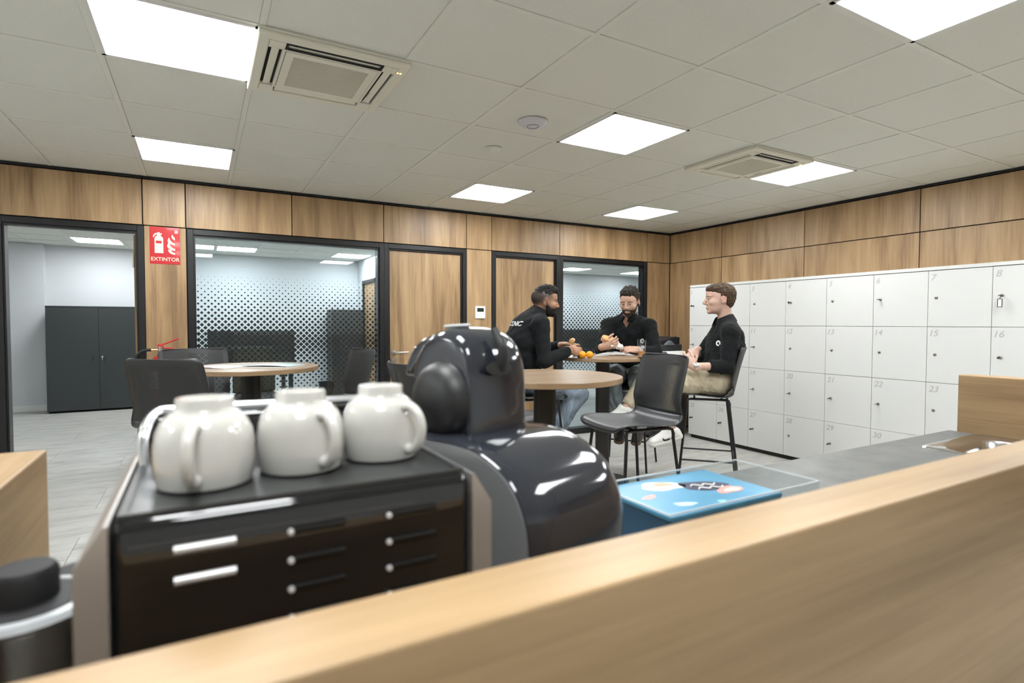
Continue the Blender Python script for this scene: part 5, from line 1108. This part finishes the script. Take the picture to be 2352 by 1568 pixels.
# bearded man on the left, in profile
fL = (0.93, 0.36)
cfgL = dict(label='bearded man in black sweater and jeans sitting in profile on the left', pelvis=(0.14, 4.42, 0.87), right=(0.36, -0.93), fwd=(0.93, 0.36, 0), face=(0.992, 0.10, -0.06),
    j=dict(pelvis=(0.125, 4.41, 0.885), waist=(0.085, 4.41, 1.03), chest=(0.120, 4.42, 1.22), neck=(0.196, 4.42, 1.395), head=(0.262, 4.42, 1.494),
           rsh=(0.218, 4.255, 1.315), rel=(0.245, 4.19, 1.035), rwr=(0.452, 4.33, 1.112), lsh=(0.130, 4.585, 1.315), lel=(0.200, 4.66, 1.09), lwr=(0.405, 4.50, 1.145),
           rhip=(0.165, 4.325, 0.865), lhip=(0.095, 4.505, 0.865), rkn=(0.535, 4.44, 0.755), ran=(0.290, 4.36, 0.405), rtoe=(0.42, 4.41, 0.355), lkn=(0.50, 4.62, 0.77), lan=(0.340, 4.58, 0.405), ltoe=(0.46, 4.63, 0.355)),
    torso=[((0.125, 4.41, 0.87), 0.128), ((0.075, 4.405, 1.03), 0.122), ((0.085, 4.41, 1.18), 0.128), ((0.125, 4.42, 1.29), 0.112), ((0.180, 4.42, 1.375), 0.072)],
    hand_r=((0.92, 0.30, -0.12), (0.15, -0.90, 0.35), (0.55, 0.8, 0.5)), hand_l=((0.92, -0.28, 0.10), (0.05, 0.35, 0.92), (0.35, 0.6, 0.4)),
    skin=(0.36, 0.195, 0.112), hair=(0.010, 0.008, 0.007), beard=beard_tone(0.86), fade=lambda x, y, z: np.minimum(0.93, 0.93 * sig(z - 0.012 - 0.10 * (x + 0.02), 0.016) * sig(0.050 - x, 0.006) + 0.85 * sig(-0.035 - x, 0.012) * sig(z + 0.040, 0.018)),
    beard_t=0.0032, beard_reg=beard_region, hair_e=[((-0.006, 0, 0.052), (0.096, 0.070, 0.076)), ((0.060, 0, 0.094), (0.042, 0.056, 0.034)), ((0.010, 0, 0.104), (0.070, 0.056, 0.034))],
    hair_cut=lambda x, y, z: np.maximum(0.040 - z + 0.10 * np.maximum(0, -0.04 - x) * -3.0, np.maximum(x - 0.112, 0.046 - z + (x - 0.06) * 0.6)), hair_n=0.0015,
    sleeve=0.90, hem=((0.13, 4.41, 0.855), (0, 0, 1)), leg_r=(0.095, 0.075, 0.068, 0, 0.92), trousers=cloth_mat('blue_denim', (0.175, 0.215, 0.265), 0.85, 0.45, 9, 0.7, 420, 0.05), seed=21, hs=1.0, hk=1.0)
oL, shL, JL, RL, HL = person(cfgL)
bv = bvh_of(shL); inv = oL.location
xd = Vector(wv((0.36, -0.93, 0))); zd = Vector((0, 0, 1)); tv, tf = fine_text('CONIC', 0.050)
orig = V(0.085 - 0.12 * 0.93 + 0.36 * 0.035, 4.41 - 0.12 * 0.36 - 0.93 * 0.035, 1.318) - inv
wrap_print('back_lettering', tv, tf, orig, xd, zd, bv, M['print'], oL)
b = B(); w_ = JL['rwr']; ax_ = (JL['rwr'] - JL['rel']); ax_ /= np.linalg.norm(ax_); Rb = ortho(ax_, np.array([0, 0, 1.0])); cb = w_ + ax_ * 0.012
b.tube([tuple(cb + Rb[:, 1] * 0.034 * math.cos(a) + Rb[:, 2] * 0.028 * math.sin(a)) for a in [2 * math.pi * k / 24 for k in range(24)]], 0.0018, 6, closed=True); b.build('bracelet', flat('red_thread', (0.5, 0.03, 0.03), 0.6), oL, True)
# man with glasses behind the table
cfgC = dict(label='man with glasses and short beard in black polo holding a sandwich', pelvis=(1.10, 5.22, 0.87), right=(-0.90, 0.42), fwd=(-0.42, -0.90, 0), face=(-0.50, -0.84, -0.24),
    j=dict(pelvis=(1.085, 5.20, 0.885), waist=(1.075, 5.17, 1.03), chest=(1.060, 5.11, 1.20), neck=(1.050, 5.045, 1.365), head=(1.050, 4.965, 1.512),
           rsh=(0.885, 5.10, 1.305), rel=(0.790, 4.93, 1.085), rwr=(0.782, 4.70, 1.128), lsh=(1.232, 5.00, 1.300), lel=(1.262, 4.86, 1.07), lwr=(1.070, 4.735, 1.098),
           rhip=(1.005, 5.20, 0.865), lhip=(1.165, 5.13, 0.865), rkn=(0.870, 4.80, 0.835), ran=(0.960, 4.93, 0.405), rtoe=(0.93, 4.80, 0.350), lkn=(1.075, 4.72, 0.830), lan=(1.115, 4.86, 0.405), ltoe=(1.06, 4.74, 0.350)),
    torso=[((1.085, 5.20, 0.87), 0.128), ((1.075, 5.165, 1.03), 0.120), ((1.065, 5.12, 1.18), 0.122), ((1.058, 5.085, 1.27), 0.105), ((1.052, 5.055, 1.345), 0.070)],
    hand_r=((0.80, -0.42, 0.30), (-0.25, -0.85, -0.30), (0.55, 0.75, 0.5)), hand_l=((-0.97, -0.12, 0.04), (0.05, -0.55, 0.80), (0.30, 0.5, 0.4)),
    skin=(0.56, 0.345, 0.25), hair=(0.026, 0.019, 0.014), beard=beard_tone(0.62), fade=lambda x, y, z: 0.55 * sig(z + 0.0, 0.012) * sig(0.030 - x, 0.008) * sig(0.06 - z, 0.01) * (y > 0.03),
    beard_t=0.0020, beard_reg=beard_region, hair_e=[((-0.014, 0, 0.046), (0.106, 0.080, 0.084)), ((0.040, 0, 0.092), (0.056, 0.062, 0.034)), ((-0.02, 0, 0.100), (0.07, 0.06, 0.036))],
    hair_cut=lambda x, y, z: np.maximum.reduce([0.020 - z - 0.9 * np.maximum(0, -0.03 - x), 0.058 - z + (x - 0.045) * 0.30 - 2.2 * np.maximum(0, 0.045 - x), x - 0.096]), hair_n=0.0030,
    placket=0.085, sleeve=0.90, hem=((1.08, 5.18, 0.88), (0, 0, 1)), leg_r=(0.095, 0.078, 0.070, 0, 0.95), trousers=cloth_mat('grey_blue_denim', (0.27, 0.31, 0.335), 0.85, 0.45, 9, 0.7, 420, 0.05), seed=33, shoe=flat('dark_shoe_leather', (0.03, 0.028, 0.027), 0.5), shoe_sole=flat('tan_sole', (0.16, 0.11, 0.06), 0.6), hk=1.04, hs=1.0)
oC, shC, JC, RC, HCc = person(cfgC)
bv = bvh_of(shC); inv = oC.location; rv, rf = ring_logo(); xd = Vector(wv((0.97, 0.0, 0))); 
wrap_print('chest_logo', rv, rf, V(1.170, 4.99, 1.165) - inv, xd, Vector((0, 0, 1)), bv, M['print'], oC)
dv = [(0.0045 * math.cos(a), 0.0045 * math.sin(a)) for a in [2 * math.pi * k / 12 for k in range(12)]]; wrap_print('logo_dot', dv, [tuple(range(12))], V(1.170, 4.99, 1.165) - inv, xd, Vector((0, 0, 1)), bv, flat('grey_blue_print', (0.20, 0.28, 0.32), 0.6), oC)
b = B(); R = RC; k_ = 1.04
def HT(x, y, z): return tuple(HCc + R @ (np.array([x, y, z]) * k_))
for s_ in (-1, 1):
    b.tube([HT(0.102 + 0.002 * math.cos(2 * a), s_ * 0.034 + 0.0235 * math.cos(a), -0.004 + 0.021 * math.sin(a)) for a in [2 * math.pi * q / 24 for q in range(24)]], 0.0011, 6, closed=True)
    b.tube([HT(0.100, s_ * 0.057, 0.002), HT(0.085, s_ * 0.072, 0.006), HT(0.0, s_ * 0.081, 0.010), HT(-0.02, s_ * 0.080, 0.0)], 0.0012, 6)
b.tube(catmull([HT(0.104, -0.011, 0.0), HT(0.108, 0, 0.004), HT(0.104, 0.011, 0.0)], 4), 0.0011, 6)
b.build('glasses', flat('thin_gold_wire', (0.30, 0.24, 0.17), 0.3, 1.0), oC, True)
# young man by the lockers
cfgR = dict(label='young brown-haired man in black polo and khaki trousers beside the lockers', pelvis=(1.62, 4.42, 0.87), right=(-0.15, 0.98), fwd=(-0.98, -0.15, 0), face=(-0.995, 0.06, -0.02),
    j=dict(pelvis=(1.615, 4.41, 0.885), waist=(1.665, 4.41, 1.03), chest=(1.690, 4.41, 1.19), neck=(1.690, 4.41, 1.335), head=(1.640, 4.40, 1.516),
           lsh=(1.665, 4.235, 1.255), lel=(1.628, 4.185, 0.995), lwr=(1.362, 4.16, 1.003), rsh=(1.705, 4.575, 1.255), rel=(1.560, 4.63, 1.040), rwr=(1.455, 4.40, 1.105),
           lhip=(1.595, 4.325, 0.865), rhip=(1.590, 4.500, 0.865), lkn=(1.165, 4.27, 0.885), lan=(1.205, 4.20, 0.500), ltoe=(1.075, 4.19, 0.462), rkn=(1.110, 4.46, 0.905), ran=(0.895, 4.41, 0.628), rtoe=(0.78, 4.42, 0.600)),
    torso=[((1.615, 4.41, 0.875), 0.132), ((1.672, 4.41, 1.03), 0.124), ((1.692, 4.41, 1.15), 0.122), ((1.695, 4.41, 1.24), 0.102), ((1.690, 4.41, 1.315), 0.066)],
    hand_l=((-0.70, 0.35, 0.55), (-0.55, -0.75, -0.10), (0.5, 0.7, 0.4)), hand_r=((-0.72, -0.35, -0.45), (-0.40, -0.30, 0.75), (0.45, 0.6, 0.4)),
    skin=(0.62, 0.405, 0.315), hair=(0.060, 0.034, 0.018), beard=beard_tone(0.10), fade=none, lip=0.6, placket=0.06,
    hair_e=[((-0.018, 0, 0.036), (0.108, 0.083, 0.090)), ((0.044, 0, 0.076), (0.056, 0.066, 0.038)), ((-0.050, 0, -0.01), (0.058, 0.070, 0.070))],
    hair_cut=lambda x, y, z: np.maximum.reduce([np.where(x > -0.022, np.where(x > 0.012, 0.047 - z + (x - 0.05) * 0.10, -0.002 - z), -0.090 - z - 0.35 * (x + 0.022)), x - 0.094, np.where((x > -0.03) & (x < 0.015), 0.028 - z - 0.5 * (0.0 - np.abs(x + 0.006)) - 0.02, -1.0)]), hair_n=0.0016,
    sleeve=0.50, hem=((1.56, 4.40, 0.895), (-0.52, 0, 0.80)), leg_r=(0.108, 0.088, 0.056, 0.049, 0.80), trousers=cloth_mat('khaki_cotton', (0.47, 0.41, 0.295), 0.85, 0.14, 8, 0.8, 420, 0.05), seed=47, hk=1.02, hs=1.08, nose=1.6, collar=0.88,
    swoosh={'l': -1, 'r': -1}, shoe_up_l=(0.12, -0.18, 0.97), shoe_up_r=(0.1, -0.1, 0.98))
oR, shR, JR, RR, HRc = person(cfgR)
bv = bvh_of(shR); inv = oR.location; xd = Vector(wv((0.55, -0.80, 0)))
wrap_print('chest_logo', rv, rf, V(1.553, 4.27, 1.170) - inv, xd, Vector((0, 0, 1)), bv, M['print'], oR)
w_ = JR['lwr']; ax_ = JR['lwr'] - JR['lel']; ax_ /= np.linalg.norm(ax_); Rb = ortho(ax_, np.array([0, 0, 1.0])); cb = w_ - ax_ * 0.010
b = B(); b.tube([tuple(cb + Rb[:, 1] * 0.036 * math.cos(a) + Rb[:, 2] * 0.031 * math.sin(a)) for a in [2 * math.pi * k / 28 for k in range(28)]], 0.0062, 8, closed=True); wt = b.build('watch', M['chrome'], oR, True)
dz_ = wv((-0.1, -0.95, 0.25)); Mw = Matrix.Translation(Vector(cb + dz_ * 0.036)) @ Vector(dz_).to_track_quat('Z', 'Y').to_matrix().to_4x4()
B().lathe([(0, 0.009), (0.016, 0.009), (0.020, 0.006), (0.021, -0.002), (0, -0.002)], 28, M=Mw).build('watch_dial', M['steel'], wt, True)
# ------------------------------------------------------------------ food and small things on the men's table
TZ = 1.0502
om = flat('orange_peel', (0.85, 0.33, 0.012), 0.42, noise=0.06, scale=140, bump=0.35)
for px, lab in ((1338, 'left one of the two oranges on the men\'s table'), (1354.5, 'right one of the two oranges on the men\'s table')):
    d = 4.335; t = thing('orange', V((px - 1176) / FPX * d, d, TZ), 0, lab, 'orange', 'oranges on the men\'s table')
    B().lathe([(0.0288 * math.sin(math.pi * k / 16), 0.0278 - 0.0278 * math.cos(math.pi * k / 16)) for k in range(17)], 32).build('fruit', om, t, True)
    B().lathe([(0, 0.0545), (0.0035, 0.0548), (0.0022, 0.0568), (0, 0.0568)], 10).build('stem_button', flat('green_stem', (0.10, 0.12, 0.03), 0.7), t)
bread = flat('toasted_bread', (0.60, 0.36, 0.16), 0.8, noise=0.30, scale=60, bump=0.4); crumb = flat('pale_crumb', (0.72, 0.56, 0.36), 0.9, noise=0.15, scale=90, bump=0.4); ham = flat('ham_and_tomato', (0.62, 0.24, 0.15), 0.5, noise=0.3, scale=70)
paper = flat('white_napkin', (0.78, 0.77, 0.75), 0.85, noise=0.04); foil = flat('aluminium_foil', (0.75, 0.75, 0.76), 0.18, 1.0)
def sandwich(loc, x, z, L_, w_, label, bite):
    t = thing('sandwich', loc, 0, label, 'sandwich', 'sandwiches in the men\'s hands')
    R = ortho(np.array(x), np.array(z))
    for nm, zz, hh, mt in (('bread_bottom', -0.012, 0.011, crumb), ('filling', 0.0, 0.004, ham), ('bread_top', 0.012, 0.011, bread)):
        v = Vol(np.array([-0.1] * 3), np.array([0.1] * 3), 0.004); f_ = 1.0 if nm != 'filling' else 0.97
        v.cone(R @ np.array([-L_ / 2 + w_, 0, zz]), R @ np.array([L_ / 2 - w_, 0, zz]), w_ * f_, w_ * f_, 0, None, 1)
        G = np.stack(np.meshgrid(*v.ax, indexing='ij'), -1); hz = np.abs(G @ R[:, 2].astype(np.float32) - zz) - hh; v.D = np.maximum(v.D, hz).astype(np.float32)
        if bite: v.ell(R @ np.array([L_ / 2 + 0.004, 0.01, 0]), (0.022, 0.03, 0.05), R, 0.004, True)
        v.noise(0.0026, 70, 4); v.noise(0.0014, 170, 6); vol_obj(nm, v, mt, t)
    return t
sandwich(P(1397, 780, 4.70), wv((0.95, 0.25, -0.16)), wv((0.25, -0.62, 0.75)), 0.128, 0.032, 'bitten toasted sandwich held by the man with glasses', True)
t = thing('napkin', P(1414, 790, 4.69), 0, 'white paper napkin wrapped round the sandwich of the man with glasses', 'napkin')
v = Vol(np.array([-0.08] * 3), np.array([0.08] * 3), 0.004); R = ortho(wv((0.93, 0.25, -0.20)), wv((0.30, -0.45, 0.85)))
v.cone(R @ np.array([-0.030, -0.005, -0.012]), R @ np.array([0.040, 0.0, -0.006]), 0.026, 0.030, 0); v.ell(R @ np.array([0.052, 0.006, -0.016]), (0.022, 0.028, 0.020), R, 0.012); v.ell(R @ np.array([0.02, 0.0, 0.026]), (0.09, 0.034, 0.022), R, 0.006, True); v.noise(0.0045, 110, 8); v.noise(0.0025, 230, 2); vol_obj('paper', v, paper, t)
sandwich(P(1314, 784, 4.43), wv((0.45, -0.2, 0.9)), wv((-0.2, -0.9, 0.1)), 0.062, 0.019, 'small sandwich piece in the hands of the bearded man', False)
t = thing('foil_wrap', V(0.545, 4.42, TZ), 0.3, 'crumpled aluminium foil beside the oranges', 'foil'); crumple('foil_sheet', t, foil, 0.055, 0.045, 0.055, 5)
t = thing('cling_film', V(0.860, 4.70, TZ), 0.2 - YAW, 'crumpled transparent wrap spread along the men\'s table', 'plastic wrap'); crumple('film_sheet', t, flat('shiny_wrap_film', (0.80, 0.82, 0.84), 0.12, alpha=0.38), 0.165, 0.050, 0.034, 13, 34).modifiers.clear()
p = V((1474 - 1176) / FPX * 4.50, 4.50, TZ); t = thing('drinking_glass', p, 0, 'tall clear glass with amber drink and ice on the men\'s table', 'glass')
B().lathe([(0, 0.006), (0.0255, 0.006), (0.0285, 0.06), (0.0340, 0.140), (0.0360, 0.141), (0.0308, 0.06), (0.0275, 0.0), (0, 0.0)], 36).build('tumbler', glass_pane('tumbler_glass', (0.975, 0.98, 0.98)), t, True)
B().lathe([(0, 0.0065), (0.0250, 0.0065), (0.0270, 0.046), (0, 0.046)], 32).build('drink', flat('amber_drink', (0.62, 0.30, 0.12), 0.15, alpha=0.75), t, True, 0.6)
for k, (x, y, z) in enumerate(((0.004, 0.004, 0.060), (-0.008, -0.004, 0.080))):
    B().box((x - 0.012, y - 0.012, z - 0.012), (x + 0.012, y + 0.012, z + 0.012), 0.004, 2, M=Matrix.Rotation(0.5 + k, 4, 'Z')).build('ice_cube', flat('ice', (0.75, 0.78, 0.80), 0.1, alpha=0.45), t, True)
p = V((1489 - 1176) / FPX * 4.36, 4.36, TZ); t = thing('phone', p, 0.25 - YAW, 'dark phone lying at the edge of the men\'s table', 'phone')
B().box((-0.072, -0.035, 0), (0.072, 0.035, 0.0085), 0.004, 2).build('case', M['rubber'], t, True); B().box((-0.069, -0.032, 0.0086), (0.069, 0.032, 0.0092)).build('screen', flat('dark_phone_glass', (0.012, 0.020, 0.022), 0.08), t)
